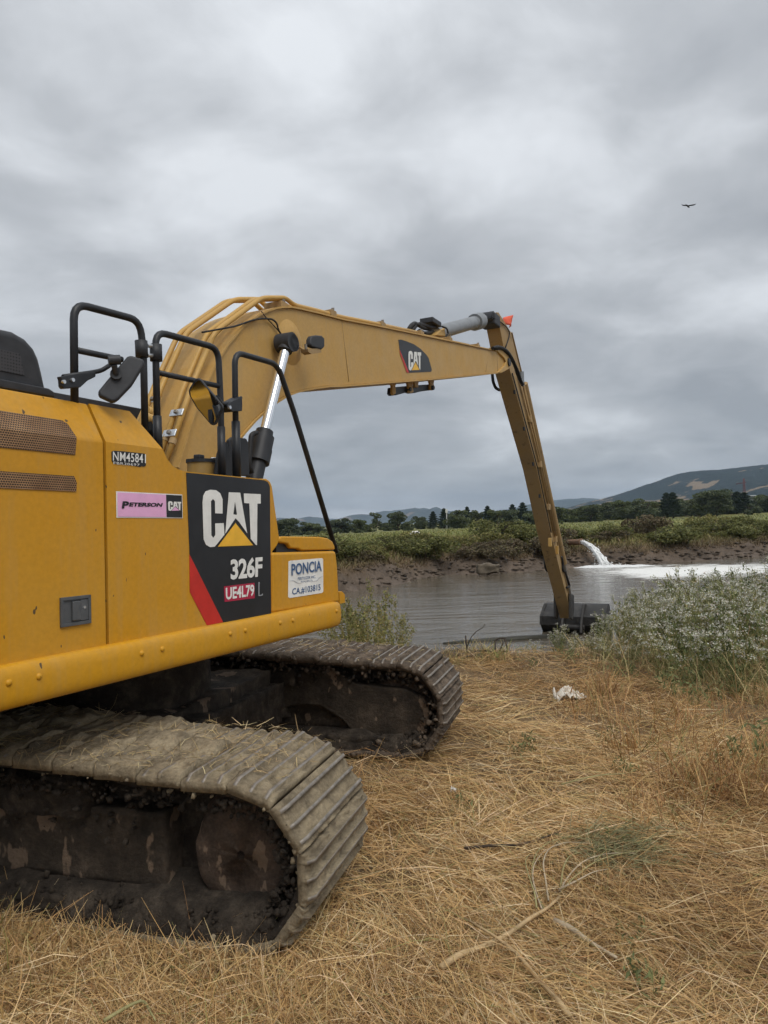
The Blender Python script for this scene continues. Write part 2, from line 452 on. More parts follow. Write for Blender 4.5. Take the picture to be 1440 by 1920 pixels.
M.set(Base_Color=M.mix(1.0, M.mix(1.0, a.outputs[0], v, 'MULTIPLY'), v2, 'MULTIPLY'), Roughness=rgh, Specular_IOR_Level=0.3)
g = npmesh('ground', np.stack([GX, GY, GZ], -1).reshape(-1, 3), Fg, M.m, col=cg.reshape(-1, 3), smooth=True)
tag(g, 'straw covered bank, muddy pond shores and flat green pasture behind', None, kind='structure')

# ------------------------------------------------------------------ pond water with foam
FOAM_C = (14.0, 45.6)
M = NT('pond_water')
gm = M.n('ShaderNodeNewGeometry'); pos = gm.outputs['Position']
def pnoise(scale, sc, detail=4, rough=0.55, off=(0, 0, 0), dist=0.0):
    mp = M.n('ShaderNodeMapping'); mp.inputs['Scale'].default_value = sc; mp.inputs['Location'].default_value = off; M.l(pos, mp.inputs[0])
    q = M.n('ShaderNodeTexNoise'); q.inputs['Scale'].default_value = scale; q.inputs['Detail'].default_value = detail; q.inputs['Roughness'].default_value = rough
    q.inputs['Distortion'].default_value = dist
    M.l(mp.outputs[0], q.inputs['Vector']); return q.outputs['Fac']
sepp = M.n('ShaderNodeSeparateXYZ'); M.l(pos, sepp.inputs[0])
# foam drifts from the splash across the pond to the right
fx = M.math('SUBTRACT', sepp.outputs[0], FOAM_C[0] + 1.2); fy = M.math('SUBTRACT', sepp.outputs[1], FOAM_C[1] - 4.8)
ddx = M.math('MAXIMUM', M.math('DIVIDE', fx, -6.2), M.math('DIVIDE', fx, 17.0)); ddy = M.math('DIVIDE', M.math('SUBTRACT', fy, M.math('MULTIPLY', fx, 0.10)), 9.6)
rad = M.math('SQRT', M.math('ADD', M.math('MULTIPLY', ddx, ddx), M.math('MULTIPLY', ddy, ddy)))
msk = M.math('SUBTRACT', 1.0, rad, True)
fn = M.math('ADD', M.math('MULTIPLY', pnoise(1.15, (0.45, 1.0, 1), 8, 0.75, (2, 5, 0), 1.0), 0.6), M.math('MULTIPLY', pnoise(3.0, (0.4, 1.1, 1), 6, 0.7, (3, 1, 0)), 0.4))
foam = M.ramp(M.math('SUBTRACT', M.math('ADD', M.math('MULTIPLY', M.math('POWER', msk, 0.7), 0.64), fn), 0.5), [(0.36, 0.0), (0.48, 1.0)])
foam = M.math('MULTIPLY', foam, M.ramp(msk, [(0.0, 0.0), (0.06, 1.0)]))
murk = M.ramp(pnoise(0.12, (1, 1, 1), 4), [(0.3, (0.105, 0.088, 0.064)), (0.7, (0.135, 0.115, 0.085))])
col = M.mix(foam, murk, (0.80, 0.80, 0.77))
b0_ = M.bump(pnoise(0.42, (0.38, 1.7, 1), 5, 0.6, (5, 2, 0), 0.6), 0.35, 0.30)
b1 = M.bump(pnoise(1.1, (0.4, 1.9, 1), 6, 0.62), 0.28, 0.13, b0_)
b2 = M.bump(pnoise(6.0, (0.6, 1.3, 1), 3, 0.5), 0.12, 0.03, b1)
M.bump(foam, 0.4, 0.05, b2)
M.set(Base_Color=col, Roughness=M.ramp(foam, [(0.0, 0.06), (1.0, 0.7)]), Specular_IOR_Level=0.5, IOR=1.33)
wv = [(-70, 8, WATER_Z), (110, 8, WATER_Z), (110, 90, WATER_Z), (-70, 90, WATER_Z)]
wo_ = pmesh('pond_water', wv, [(0, 1, 2, 3)], M.m); tag(wo_, 'murky brown grey pond water with drifting white foam', None, kind='structure')

# ------------------------------------------------------------------ hills
def hill(name, label, pts, dist, depth, mat, seed, bump=5.0, base_z=-20):
    """pts: (px, py) skyline; a ridge with a real slope towards the camera"""
    n = 160
    xs = np.linspace(pts[0][0], pts[-1][0], n)
    ys = np.interp(xs, [q[0] for q in pts], [q[1] for q in pts])
    tops = np.array([at_depth(a, b, dist) for a, b in zip(xs, ys)])
    m = 40; V = np.zeros((m, n, 3))
    for j in range(m):
        t = j / (m - 1)
        prof = 1 - sstep(t) if t <= 1 else 0
        yy = tops[:, 1] - depth * t
        V[j, :, 0] = tops[:, 0]
        V[j, :, 1] = yy
        V[j, :, 2] = base_z + (tops[:, 2] - base_z) * prof
    nn = fbm2(V[..., 0] / 260.0, V[..., 1] / 200.0, seed, 5) - 0.5
    prof = (1 - np.linspace(0, 1, m))[:, None]
    V[..., 2] += nn * (dist * 0.03) * np.sin(np.linspace(0, PI, m))[:, None] + (fbm2(V[..., 0] / 18.0, V[..., 1] / 18.0, seed + 5, 3) - 0.5) * bump
    back = V[0].copy(); back[:, 1] += depth; back[:, 2] = base_z
    V = np.concatenate([back[None], V]); m += 1
    ii = np.arange(m * n).reshape(m, n)
    Fh = np.stack([ii[:-1, :-1], ii[:-1, 1:], ii[1:, 1:], ii[1:, :-1]], -1).reshape(-1, 4)[:, ::-1]
    o = npmesh(name, V.reshape(-1, 3), Fh, mat, smooth=True)
    tag(o, label, None, kind='structure'); return o
def hillmat(name, wood, grassc, thr, s):
    M = NT(name)
    k = M.ramp(M.noise(s, 5, 0.55), [(thr, 0.0), (thr + 0.025, 1.0)])
    wv_ = M.ramp(M.noise(s * 13, 5, 0.75), [(0.32, 0.35), (0.68, 1.9)])
    wc = M.mix(1.0, wood, wv_, 'MULTIPLY')
    gv = M.mix(M.noise(s * 8, 4), grassc, tuple(0.8 * q for q in grassc))
    M.bump(M.noise(s * 25, 4, 0.7), 1.0, 14.0)
    return M.set(Base_Color=M.mix(k, wc, gv), Roughness=0.95, Specular_IOR_Level=0.1)
HM1 = hillmat('hill_oak_and_grass', (0.022, 0.034, 0.027), (0.40, 0.29, 0.175), 0.60, 0.0065)
HM2 = hillmat('far_hill', (0.05, 0.06, 0.05), (0.24, 0.18, 0.12), 0.6, 0.0012)
hill('hill', 'high wooded hill with tan grass clearings above the right tree line',
     [(980, 985), (1040, 958), (1090, 945), (1150, 930), (1215, 908), (1240, 899), (1265, 890), (1300, 887), (1330, 884), (1380, 878), (1440, 874), (1560, 866), (1700, 868), (1900, 890), (2100, 960)], 2900, 1700, HM1, 3, 9)
hill('far_hill', 'pale blue low hills on the horizon left of the boom stick',
     [(300, 1000), (440, 985), (520, 977), (560, 974), (590, 971), (640, 976), (690, 966), (730, 962), (770, 956), (800, 957), (830, 967), (900, 968), (960, 955), (1000, 945), (1040, 938), (1075, 935), (1110, 940), (1180, 950), (1300, 955), (1500, 940)], 6500, 2500, HM2, 8, 20)

# ================================================================== the excavator
# machine frame: x forward along the boom, y to the machine's left, z up, origin on the ground below the slew ring
MF = ray(1400, 980); MF = MF / np.linalg.norm(MF)
MR = np.cross(MF, [0, 0, 1.0]); MR /= np.linalg.norm(MR)
MU = np.cross(MR, MF); ML = -MR
MO = CAM + 4.2 * MF - 4.4 * MR; MO = MO - MU * (MO[2] / MU[2])
MB = np.stack([MF, ML, MU])                      # rows: local axes
exc = empty('excavator')
exc.matrix_world = Matrix(((MF[0], ML[0], MU[0], MO[0]), (MF[1], ML[1], MU[1], MO[1]), (MF[2], ML[2], MU[2], MO[2]), (0, 0, 0, 1)))
tag(exc, 'yellow long reach crawler excavator with muddy tracks parked on the straw bank', 'excavator')
CL = MB @ (CAM - MO)                              # camera in machine coordinates
def lray(px, py): return MB @ ray(px, py)
def LY(px, py, y):
    d = lray(px, py); return CL + d * ((y - CL[1]) / d[1])
def LX(px, py, x):
    d = lray(px, py); return CL + d * ((x - CL[0]) / d[0])
def LZ(px, py, z):
    d = lray(px, py); return CL + d * ((z - CL[2]) / d[2])
def LP(px, py, p, n):
    d = lray(px, py); p = np.array(p); n = np.array(n); return CL + d * (((p - CL) @ n) / (d @ n))
def XZ(px, py, y):
    q = LY(px, py, y); return (q[0], q[2])
def z5(x, y): return (x / 2.1176, 860 + y / 2.1176)
def z6(x, y): return (180 + x / 2.88, 820 + y / 2.88)
def z8(x, y): return (x / 4.235, 580 + y / 4.235)
def z2(x, y): return (280 + x / 3.4286, 540 + y / 3.4286)
def z3(x, y): return (640 + x / 3.6, 560 + y / 3.6)
def z4(x, y): return (860 + x / 2.8235, 560 + y / 2.8235)
def z7(x, y): return (980 + x / 7.383, 980 + y / 7.383)

YP, YBAR = -1.47, -1.52
ZBOT = XZ(203, 1214, YP)[1]; ZBEND = XZ(195, 828, YP)[1]
SL = 0.55
def sidept(px, py):
    """point on the side skin: upright below the shoulder, leaning inwards above it"""
    q = LY(px, py, YP)
    if q[2] <= ZBEND: return q
    return LP(px, py, (0, YP, ZBEND), (0, -1.0, SL))
def skin(name, pix, mat, parent, thick=0.03, wdt=0.012, off=0.0, split=True, xz=None):
    P = [(q[0], q[2]) for q in (sidept(*p) for p in pix)] if xz is None else xz
    bm = bmesh.new(); vs = [bm.verts.new((p[0], 0, p[1])) for p in P]; bm.faces.new(vs)
    if split: bmesh.ops.bisect_plane(bm, geom=bm.verts[:] + bm.edges[:] + bm.faces[:], plane_co=(0, 0, ZBEND), plane_no=(0, 0, 1), dist=1e-5)
    for vv in bm.verts: vv.co.y = YP - off + max(0.0, vv.co.z - ZBEND) * SL
    bmesh.ops.recalc_face_normals(bm, faces=bm.faces)
    bm.faces.ensure_lookup_table()
    if bm.faces[0].normal.y > 0: bmesh.ops.reverse_faces(bm, faces=bm.faces)
    me = bpy.data.meshes.new(name); bm.to_mesh(me); bm.free()
    o = link(name, me, parent, mat)
    if thick:
        m = o.modifiers.new('solid', 'SOLIDIFY'); m.thickness = thick; m.offset = -1
    if wdt: bev(o, wdt, 3, 25)
    return o

# ---- engine door, front side door, their grilles and latch
ZTOP = sidept(163, 756)[2]
x_seam = LY(203, 1214, YP)[0]
x_rear = -2.55
door = skin('engine_door', None, YEL, exc, xz=[(x_rear, ZBOT), (x_seam - 0.006, ZBOT), (x_seam - 0.006, ZTOP), (x_rear, ZTOP)])
fp = [sidept(*p) for p in [(165.5, 757), (243, 771), (305, 842), (313, 860), (323, 873), (336, 881), (349, 884)]]
fp = [(q[0], q[2]) for q in fp]; fp[0] = (x_seam + 0.006, ZTOP)
r1 = XZ(500, 899, YP); r2 = XZ(507, 912, YP); r3 = XZ(508, 1151, YP)
side = skin('side_door', None, YEL, exc, xz=fp + [r1, r2, r3, (x_seam + 0.006, ZBOT)])
def grille(pix, parent):
    P = [sidept(*p) for p in pix]; xz = [(q[0], q[2]) for q in P]
    return skin('grille', None, GRILL, parent, 0, 0, 0.004, True, xz)
gxr = x_rear + 0.12
ga = [sidept(0, 770), sidept(115, 788), sidept(126, 795), sidept(140, 853)]
grille_o = skin('grille', None, GRILL, door, 0, 0, 0.004, True, [(gxr, ga[0][2] + 0.005), (ga[1][0], ga[1][2]), (ga[2][0], ga[2][2]), (ga[3][0] + 0.012, ga[3][2] + 0.09), (ga[3][0], ga[3][2]), (gxr, ga[3][2])])
gb = [sidept(138, 893), sidept(143, 905), sidept(142, 922)]
grille_p = skin('grille', None, GRILL, door, 0, 0, 0.004, True, [(gxr, gb[0][2]), (gb[0][0], gb[0][2]), (gb[1][0], gb[1][2]), (gb[2][0], gb[2][2]), (gxr, gb[2][2])])
def rect5(c, y):
    P = [XZ(*z5(*q), y) for q in c]
    xs = [p[0] for p in P]; zs = [p[1] for p in P]
    return min(xs), max(xs), min(zs), max(zs)
a0, a1, b0, b1_ = rect5([(236, 550), (355, 541), (353, 657), (237, 670)], YP)
b0, b1_ = XZ(*z5(295, 662), YP)[1], XZ(*z5(295, 546), YP)[1]
fr = 0.016
Vf, Ff = merge([(boxv(a0, a1, YP - 0.012, YP, b0, b0 + fr), BOXF), (boxv(a0, a1, YP - 0.012, YP, b1_ - fr, b1_), BOXF),
                (boxv(a0, a0 + fr, YP - 0.0121, YP, b0 + fr, b1_ - fr), BOXF), (boxv(a1 - fr, a1, YP - 0.0121, YP, b0 + fr, b1_ - fr), BOXF),
                (boxv(a0 + fr, a1 - fr, YP - 0.003, YP, b0 + fr, b1_ - fr), BOXF)])
latch = pmesh('latch', Vf, Ff, LATCH, door); bev(latch, 0.003)
wl_ = a1 - a0
box('paddle', (a0 + wl_ * 0.36, a0 + wl_ * 0.62, YP - 0.018, YP - 0.003, b0 + fr * 1.5, b1_ - fr * 1.5), LATCH, latch, 0.004)
box('lock_plate', (a0 + wl_ * 0.65, a1 - fr, YP - 0.009, YP - 0.003, b0 + fr * 1.2, b1_ - fr * 1.2), LATCH, latch, 0.003)
kz = b0 + (b1_ - b0) * 0.58
cyl('key_slot', (a0 + wl_ * 0.78, YP - 0.012, kz), (a0 + wl_ * 0.78, YP - 0.008, kz), 0.007, STEEL, latch, 12)

# ---- lower side beam with bolts
z0b, z1b = XZ(300, 1263, YBAR)[1], XZ(300, 1193, YBAR)[1]
z0b = LY(100, 1313, YBAR)[2]
x_end = LY(643, 1145, YBAR)[0]
n_ = 14
prof = []
hb = (z1b - z0b)
for i in range(n_ + 1):                           # rounded outer face
    t = i / n_
    ang = -PI / 2 + PI * t
    prof.append((YBAR + 0.055 - 0.055 * max(0, math.cos(ang)) ** 0.6, z0b + hb * (0.5 + 0.5 * math.copysign(abs(math.sin(ang)) ** 0.75, math.sin(ang)))))
prof += [(YBAR + 0.20, z1b), (YBAR + 0.20, z0b)]
xs_ = [-2.95] + list(np.linspace(-2.6, x_end - 0.09, 6)) + [x_end - 0.05, x_end - 0.02, x_end - 0.004, x_end]
V, Fc = [], []
cz = z0b + hb / 2; cyb = YBAR + 0.1
for i, x in enumerate(xs_):
    s = {len(xs_) - 1: 0.72, len(xs_) - 2: 0.84, len(xs_) - 3: 0.94, len(xs_) - 4: 0.985}.get(i, 1.0)
    for (yy, zz_) in prof: V.append((x, cyb + (yy - cyb) * s, cz + (zz_ - cz) * s))
k = len(prof)
for i in range(len(xs_) - 1):
    for j in range(k): Fc.append((i * k + j, (i + 1) * k + j, (i + 1) * k + (j + 1) % k, i * k + (j + 1) % k))
Fc.append(tuple(range(k))); Fc.append(tuple((len(xs_) - 1) * k + j for j in reversed(range(k))))
beam = pmesh('side_beam', V, Fc, YELB, exc, True)
beam.modifiers.new('es', 'EDGE_SPLIT').split_angle = math.radians(60)
for q in [(35, 890), (155, 865), (563, 773), (645, 756), (915, 695), (975, 682), (1113, 652), (1163, 642), (1336, 605)]:
    p = LY(*z5(*q), YBAR)
    V, Fc = [], []
    for j, (rr, hh) in enumerate([(0.016, 0.004), (0.015, -0.003), (0.009, -0.008), (0.001, -0.0095)]):
        for i in range(12): V.append((p[0] + rr * math.cos(i * PI / 6), YBAR + hh, p[2] + rr * math.sin(i * PI / 6)))
    for j in range(3):
        for i in range(12): Fc.append((j * 12 + i, j * 12 + (i + 1) % 12, (j + 1) * 12 + (i + 1) % 12, (j + 1) * 12 + i))
    pmesh('bolt', V, Fc, YELB, beam, True)

# ---- body core, hood, counterweight, tank front, storage box
box('body_core', (-2.5, r3[0] - 0.01, YP + 0.06, -0.62, z0b + 0.06, XZ(360, 886, YP)[1] - 0.03), BLK, exc)
hood = prism_y('hood', [(-2.5, ZBEND - 0.02), (fp[2][0] - 0.10, ZBEND - 0.02), (fp[1][0] - 0.04, ZTOP - 0.012), (-2.5, ZTOP - 0.012)], YP + (ZTOP - ZBEND) * SL + 0.012, 1.35, YEL, exc, 0.02)
box('deck_frame', (-2.5, 0.95, YBAR + 0.205, 1.45, z0b + 0.02, z1b - 0.012), BLK, exc, 0.01)
cw = []
for th in np.linspace(-PI / 2, PI / 2, 13): cw.append((-2.62 - 0.5 * math.cos(th), 1.46 * math.sin(th)))
V = [(x, y, z) for z in (z0b - 0.06, ZTOP - 0.15) for x, y in cw]; nn_ = len(cw)
Fc = [tuple(range(nn_ - 1, -1, -1)), tuple(range(nn_, 2 * nn_))] + [(i, (i + 1) % nn_, (i + 1) % nn_ + nn_, i + nn_) for i in range(nn_)]
bev(pmesh('counterweight', V, Fc, BLK, exc), 0.05, 3)
# front skin of the tank, leaning, just inside the door
tp = [XZ(*p, YP + 0.035) for p in [(470, 897), (501, 897.5), (507.5, 903), (511, 912), (525, 1012), (520, 1024), (512, 1034), (512, 1150), (470, 1150)]]
prism_y('tank_front', tp, YP + 0.035, YP + 0.9, YEL, exc, 0.012)
# storage box with a lid
bx = [XZ(*p, YP + 0.015) for p in [(511.5, 1036), (630, 1033), (633.5, 1060), (637, 1129), (511.5, 1150)]]
sbox = prism_y('storage_box', bx, YP + 0.015, YP + 0.75, YEL, exc, 0.022, 3)
lid_p = [XZ(*p, YP + 0.03) for p in [(524, 1008), (532, 1005.5), (600, 1006.5), (615, 1009), (624, 1015), (628, 1024), (628.5, 1031), (566, 1032.5), (560, 1029), (546, 1028), (541, 1020), (524, 1017)]]
prism_y('lid', lid_p, YP + 0.03, YP + 0.70, YEL, sbox, 0.012, 3)
box('gap_filler', (lid_p[0][0], bx[1][0] - 0.03, YP + 0.06, YP + 0.68, bx[0][1] - 0.02, lid_p[1][1] - 0.03), BLK, sbox)
q = LY(640, 1122, YP + 0.1)
prism_y('step_bracket', [(q[0] - 0.06, q[2] - 0.04), (q[0] + 0.03, q[2] - 0.04), (q[0] + 0.03, q[2] + 0.03), (q[0] - 0.02, q[2] + 0.06), (q[0] - 0.06, q[2] + 0.06)], YP + 0.08, YP + 0.2, YEL, exc, 0.004)

# ---- decals and lettering
def flat(name, pix, mat, parent, off, y=YP):
    P = [LY(*p, y) for p in pix]
    V = [(p[0], y - off, p[2]) for p in P]
    n = len(V)
    # thin vinyl with real thickness
    V2 = V + [(a[0], y - off + 0.0012, a[2]) for a in V]
    o = pmesh(name, V2, [tuple(range(n)), tuple(range(2 * n - 1, n - 1, -1))] + [(i, i + n, (i + 1) % n + n, (i + 1) % n) for i in range(n)], mat, parent)
    bm = bmesh.new(); bm.from_mesh(o.data); bmesh.ops.recalc_face_normals(bm, faces=bm.faces); bmesh.ops.triangulate(bm, faces=bm.faces, ngon_method='EAR_CLIP'); bm.to_mesh(o.data); bm.free()
    return o
def text_mesh(body, bold=0.02, shear=0.0, space=1.0):
    cu = bpy.data.curves.new('lettering', 'FONT'); cu.body = body; cu.offset = bold; cu.shear = shear; cu.space_character = space
    cu.resolution_u = 3; cu.extrude = 0.0
    o = bpy.data.objects.new('tmp', cu); COL.objects.link(o)
    dg = bpy.context.evaluated_depsgraph_get(); dg.update()
    me = bpy.data.meshes.new_from_object(o.evaluated_get(dg))
    bpy.data.objects.remove(o); bpy.data.curves.remove(cu)
    return me
def lettering(body, pix, mat, parent, off, y=YP, bold=0.02, shear=0.0, space=1.0, arch=0.0):
    """pix: TL, TR, BR, BL of the lettering in the photograph, laid on the upright plane y"""
    me = text_mesh(body, bold, shear, space)
    P = [LY(*p, y) for p in pix]
    co = np.array([v.co[:] for v in me.vertices]); mn, mxx = co.min(0), co.max(0)
    s = (co[:, 0] - mn[0]) / (mxx[0] - mn[0]); t = (co[:, 1] - mn[1]) / (mxx[1] - mn[1])
    TL, TR, BR, BL = P
    q = (1 - t)[:, None] * ((1 - s)[:, None] * BL + s[:, None] * BR) + t[:, None] * ((1 - s)[:, None] * TL + s[:, None] * TR)
    if arch: q[:, 2] += arch * (1 - (2 * s - 1) ** 2)
    for v, c in zip(me.vertices, q): v.co = (c[0], y - off, c[2])
    bm = bmesh.new(); bm.from_mesh(me)
    bmesh.ops.recalc_face_normals(bm, faces=bm.faces)
    for f_ in bm.faces:
        if f_.normal.y > 0: f_.normal_flip()
    bm.to_mesh(me); bm.free()
    return link('lettering', me, parent, mat)
CAT_C = [(640, 410), (680, 412), (680, 335), (668, 303), (645, 286), (615, 283), (588, 292), (576, 315), (572, 350), (575, 470), (578, 550), (590, 580), (613, 593), (638, 590), (664, 558), (690, 526), (686, 463), (640, 465), (641, 528), (630, 543), (619, 530), (617, 345), (628, 333), (639, 345)]
CAT_A = [(714, 297), (775, 299), (813, 518), (768, 455), (750, 437), (744, 445), (752, 418), (758, 416), (748, 345), (738, 415), (752, 418), (744, 445), (695, 520)]
CAT_T = [(795, 303), (886, 307), (886, 358), (868, 358), (866, 582), (859, 580), (832, 548), (825, 357), (797, 355)]
CAT_TRI = [(655, 590), (750, 463), (845, 583)]
decal = flat('black_decal', [(348.5, 886), (420, 893), (495, 900.5), (502, 904), (505.5, 912), (508, 1151.5), (418, 1167), (355, 1040)], DECK, side, 0.0025)
flat('red_stripe', [z6(503, 632), z6(685, 998), z6(598, 1015), z6(505, 835)], REDV, side, 0.0025)
for nm, pl in (('letter', CAT_C), ('letter', CAT_A), ('letter', CAT_T)):
    if pl is CAT_A:
        flat('lettering', [z6(*q) for q in [(714, 297), (745, 298), (747, 345), (738, 415), (752, 419), (750, 437), (744, 445), (695, 520)]], WHT, decal, 0.0055)
        flat('lettering', [z6(*q) for q in [(745, 298), (775, 299), (813, 518), (768, 455), (750, 437), (752, 419), (758, 416), (747, 345)]], WHT, decal, 0.0055)
    else: flat('lettering', [z6(*q) for q in pl], WHT, decal, 0.0055)
flat('triangle', [z6(*q) for q in CAT_TRI], YTRI, decal, 0.0055)
lettering('326F', [z6(722, 658), z6(896, 643), z6(893, 752), z6(724, 770)], WHT, decal, 0.0055, bold=0.035, space=0.95)
um = flat('crimson_label', [z6(688, 805), z6(853, 785), z6(854, 868), z6(692, 889)], CRIM, decal, 0.0045)
lettering('UE4L79', [z6(696, 812), z6(850, 793), z6(851, 856), z6(697, 879)], WHT, decal, 0.0065, bold=0.03)
lettering('L', [z6(874, 782), z6(897, 780), z6(897, 853), z6(874, 857)], GREYV, decal, 0.0055, bold=0.0)
lettering('L', [z6(878, 787), z6(893, 785), z6(893, 848), z6(878, 852)], DECK, decal, 0.0065, bold=-0.02)
pk = flat('dealer_sticker', [z6(107, 291), z6(464, 309), z6(467, 437), z6(109, 434)], WHT, side, 0.0025)
flat('pink_field', [z6(113, 297), z6(374, 310), z6(377, 431), z6(115, 428)], PINK, pk, 0.0045)
flat('black_field', [z6(376, 310), z6(460, 314), z6(463, 433), z6(379, 431)], DECK, pk, 0.0045)
lettering('P', [z6(140, 345), z6(176, 346), z6(170, 385), z6(134, 384)], DECK, pk, 0.0065, bold=0.045, shear=0.0)
lettering('ETERSON', [z6(178, 351), z6(357, 355), z6(350, 375), z6(173, 374)], DECK, pk, 0.0065, bold=0.05, shear=0.0)
def smallcat(x0, x1, y0, y1, parent, off, y, conv, tri):
    def T(q): return conv(x0 + (q[0] - 572) / 314.0 * (x1 - x0), y0 + (q[1] - 283) / 310.0 * (y1 - y0))
    for pl in (CAT_C, [(714, 297), (745, 298), (747, 345), (738, 415), (752, 419), (750, 437), (744, 445), (695, 520)],
               [(745, 298), (775, 299), (813, 518), (768, 455), (750, 437), (752, 419), (758, 416), (747, 345)], CAT_T):
        flat('lettering', [T(q) for q in pl], WHT, parent, off, y)
    flat('triangle', [T(q) for q in CAT_TRI], tri, parent, off, y)
smallcat(385, 455, 345, 397, pk, 0.0065, YP, z6, PINK)
nm = flat('number_sticker', [z6(82, 78), z6(95, 72), z6(150, 76), z6(262, 88), z6(267, 98), z6(268, 152), z6(258, 158), z6(242, 156), z6(238, 160), z6(180, 150), z6(95, 142), z6(84, 128)], DECK, side, 0.0025)
lettering('NM45841', [z6(88, 76), z6(266, 92), z6(266, 140), z6(88, 126)], WHT, nm, 0.0045, bold=0.012, space=1.06)
lettering('FBR20697', [z6(90, 131), z6(232, 143), z6(232, 156), z6(92, 145)], WHT, nm, 0.0045, bold=0.0, space=1.1)
YB = YP + 0.015
po = flat('owner_sticker', [z6(1038, 672), z6(1046, 666), z6(1218, 652), z6(1225, 657), z6(1226, 832), z6(1220, 840), z6(1044, 868), z6(1036, 862)], WHT, sbox, 0.0025, YB)
lettering('PONCIA', [z6(1055, 688), z6(1218, 668), z6(1218, 724), z6(1055, 750)], GREYV, po, 0.0045, YB, bold=0.03)
lettering('PONCIA', [z6(1052, 684), z6(1214, 664), z6(1214, 720), z6(1052, 746)], BLUE, po, 0.0062, YB, bold=0.012)
lettering('FERTILIZER INC.', [z6(1088, 756), z6(1184, 745), z6(1184, 759), z6(1088, 772)], BLUE, po, 0.0045, YB, bold=0.0)
lettering('PETALUMA CA.', [z6(1104, 775), z6(1168, 767), z6(1168, 777), z6(1104, 786)], BLUE, po, 0.0045, YB, bold=0.0)
lettering('CA.#103815', [z6(1057, 816), z6(1210, 792), z6(1210, 828), z6(1057, 854)], BLUE, po, 0.0045, YB, bold=0.015)
for s_ in ([(1042, 775), (1065, 772), (1085, 785), (1110, 790), (1085, 788), (1064, 775)], [(1160, 780), (1190, 772), (1205, 755), (1224, 750), (1206, 758), (1192, 775)]):
    flat('flourish', [z6(*q) for q in s_], GREYV, po, 0.0045, YB)

# ---- black intake cover on the hood
yc0 = YP + 0.42
cov = [XZ(*p, yc0) for p in [(90, 728), (84, 700), (77, 672), (68, 652), (52, 634), (28, 620), (0, 614)]]
cov = [(cov[0][0], cov[0][1] - 0.05)] + cov + [(-2.3, cov[-1][1]), (-2.4, cov[-1][1] - 0.05), (-2.45, cov[0][1] - 0.05)]
cover = prism_y('intake_cover', cov, yc0, yc0 + 0.9, BLKP, exc, 0.05, 4)
rim = [XZ(*p, yc0 - 0.04) for p in [(104, 742), (103, 735), (92, 728), (0, 713)]]
prism_y('rim', [(rim[0][0], rim[0][1] - 0.01), rim[1], rim[2], (-2.48, rim[2][1] + 0.005), (-2.48, rim[0][1] - 0.01)], yc0 - 0.04, yc0 + 0.95, BLKP, cover, 0.008)
gq = [XZ(*z8(*p), yc0) for p in [(0, 325), (150, 352), (160, 370), (187, 525), (0, 500)]]
gq = [(-2.2, gq[1][1]), gq[1], gq[2], gq[3], (-2.2, gq[3][1])]
prism_y('vent', gq, yc0 - 0.004, yc0 + 0.01, DGRILL, cover)

# ---- cab (behind the boom on the far side)
cab = prism_y('cab', [(-0.35, 1.4), (1.25, 1.4), (1.35, 1.9), (1.1, 2.72), (-0.25, 2.72)], 0.48, 1.42, YEL, exc, 0.05, 3)
roof_z = LY(200, 754, 0.48)[2]
prism_y('cab_roof', [(-0.4, 2.70), (1.2, 2.70), (1.2, roof_z - 0.02), (1.15, roof_z), (-0.35, roof_z), (-0.4, roof_z - 0.02)], 0.47, 1.43, BLKP, cab, 0.01)
prism_y('cab_window', [(-0.15, 2.0), (1.15, 2.0), (1.03, 2.62), (-0.15, 2.62)], 0.474, 0.48, WIN, cab)

# ---- handrails
YR = -1.34
rt_ = 0.0205
def rail(name, pix, y=YR, r=rt_, fil=0.09, parent=exc):
    return tube(name, [LY(*p, y) for p in pix], r, BLK, parent, 12, fil)
ra = rail('handrail', [(140, 768), (138, 568), (262, 601), (269, 660), (272, 815)])
rail('crossbar', [(141, 656), (228, 674)], YR, 0.017, None, ra)
rb = rail('handrail', [(296, 850), (291, 621), (409, 653), (414, 760), (416, 892)])
rail('crossbar', [(293, 698), (411, 724)], YR, 0.017, None, rb)
rc = rail('handrail', [(443, 895), (440, 660), (520, 683), (552, 775), (631, 1036)], YR)
tube('foot_sleeve', [LY(444, 895, YR), LY(442, 790, YR)], 0.029, BLK, rc, 12)
tube('foot_sleeve', [LY(416, 893, YR), LY(414.5, 800, YR)], 0.026, BLK, rb, 12)
tube('foot_sleeve', [LY(297, 850, YR), LY(294.5, 780, YR)], 0.026, BLK, rb, 12)
# joining clamp between the rails
for (pa, pb, pr) in (((264.5, 639), (266, 670), ra), ((292, 646), (293, 677), rb)):
    tube('clamp', [LY(*pa, YR), LY(*pb, YR)], 0.036, BLKP, pr, 12)
for py in (648, 666):
    cyl('bolt', LY(276, py, YR), LY(286, py + 1, YR), 0.012, STEEL, rb, 8)
# guard plates at the rail feet
prism_y('guard_plate', [XZ(*p, -1.25) for p in [(406, 892), (412, 850), (421, 826), (427, 832), (440, 892)]], -1.25, -1.22, BLK, exc, 0.004)
prism_y('guard_plate', [XZ(*p, -1.15) for p in [(428, 890), (430, 825), (437, 819), (462, 822), (466, 830), (468, 893)]], -1.15, -1.12, BLK, exc, 0.006)
prism_y('guard_plate', [XZ(*p, -1.30) for p in [(284, 790), (290, 803), (300, 835), (292, 822), (284, 806)]], -1.30, -1.27, BLK, exc)
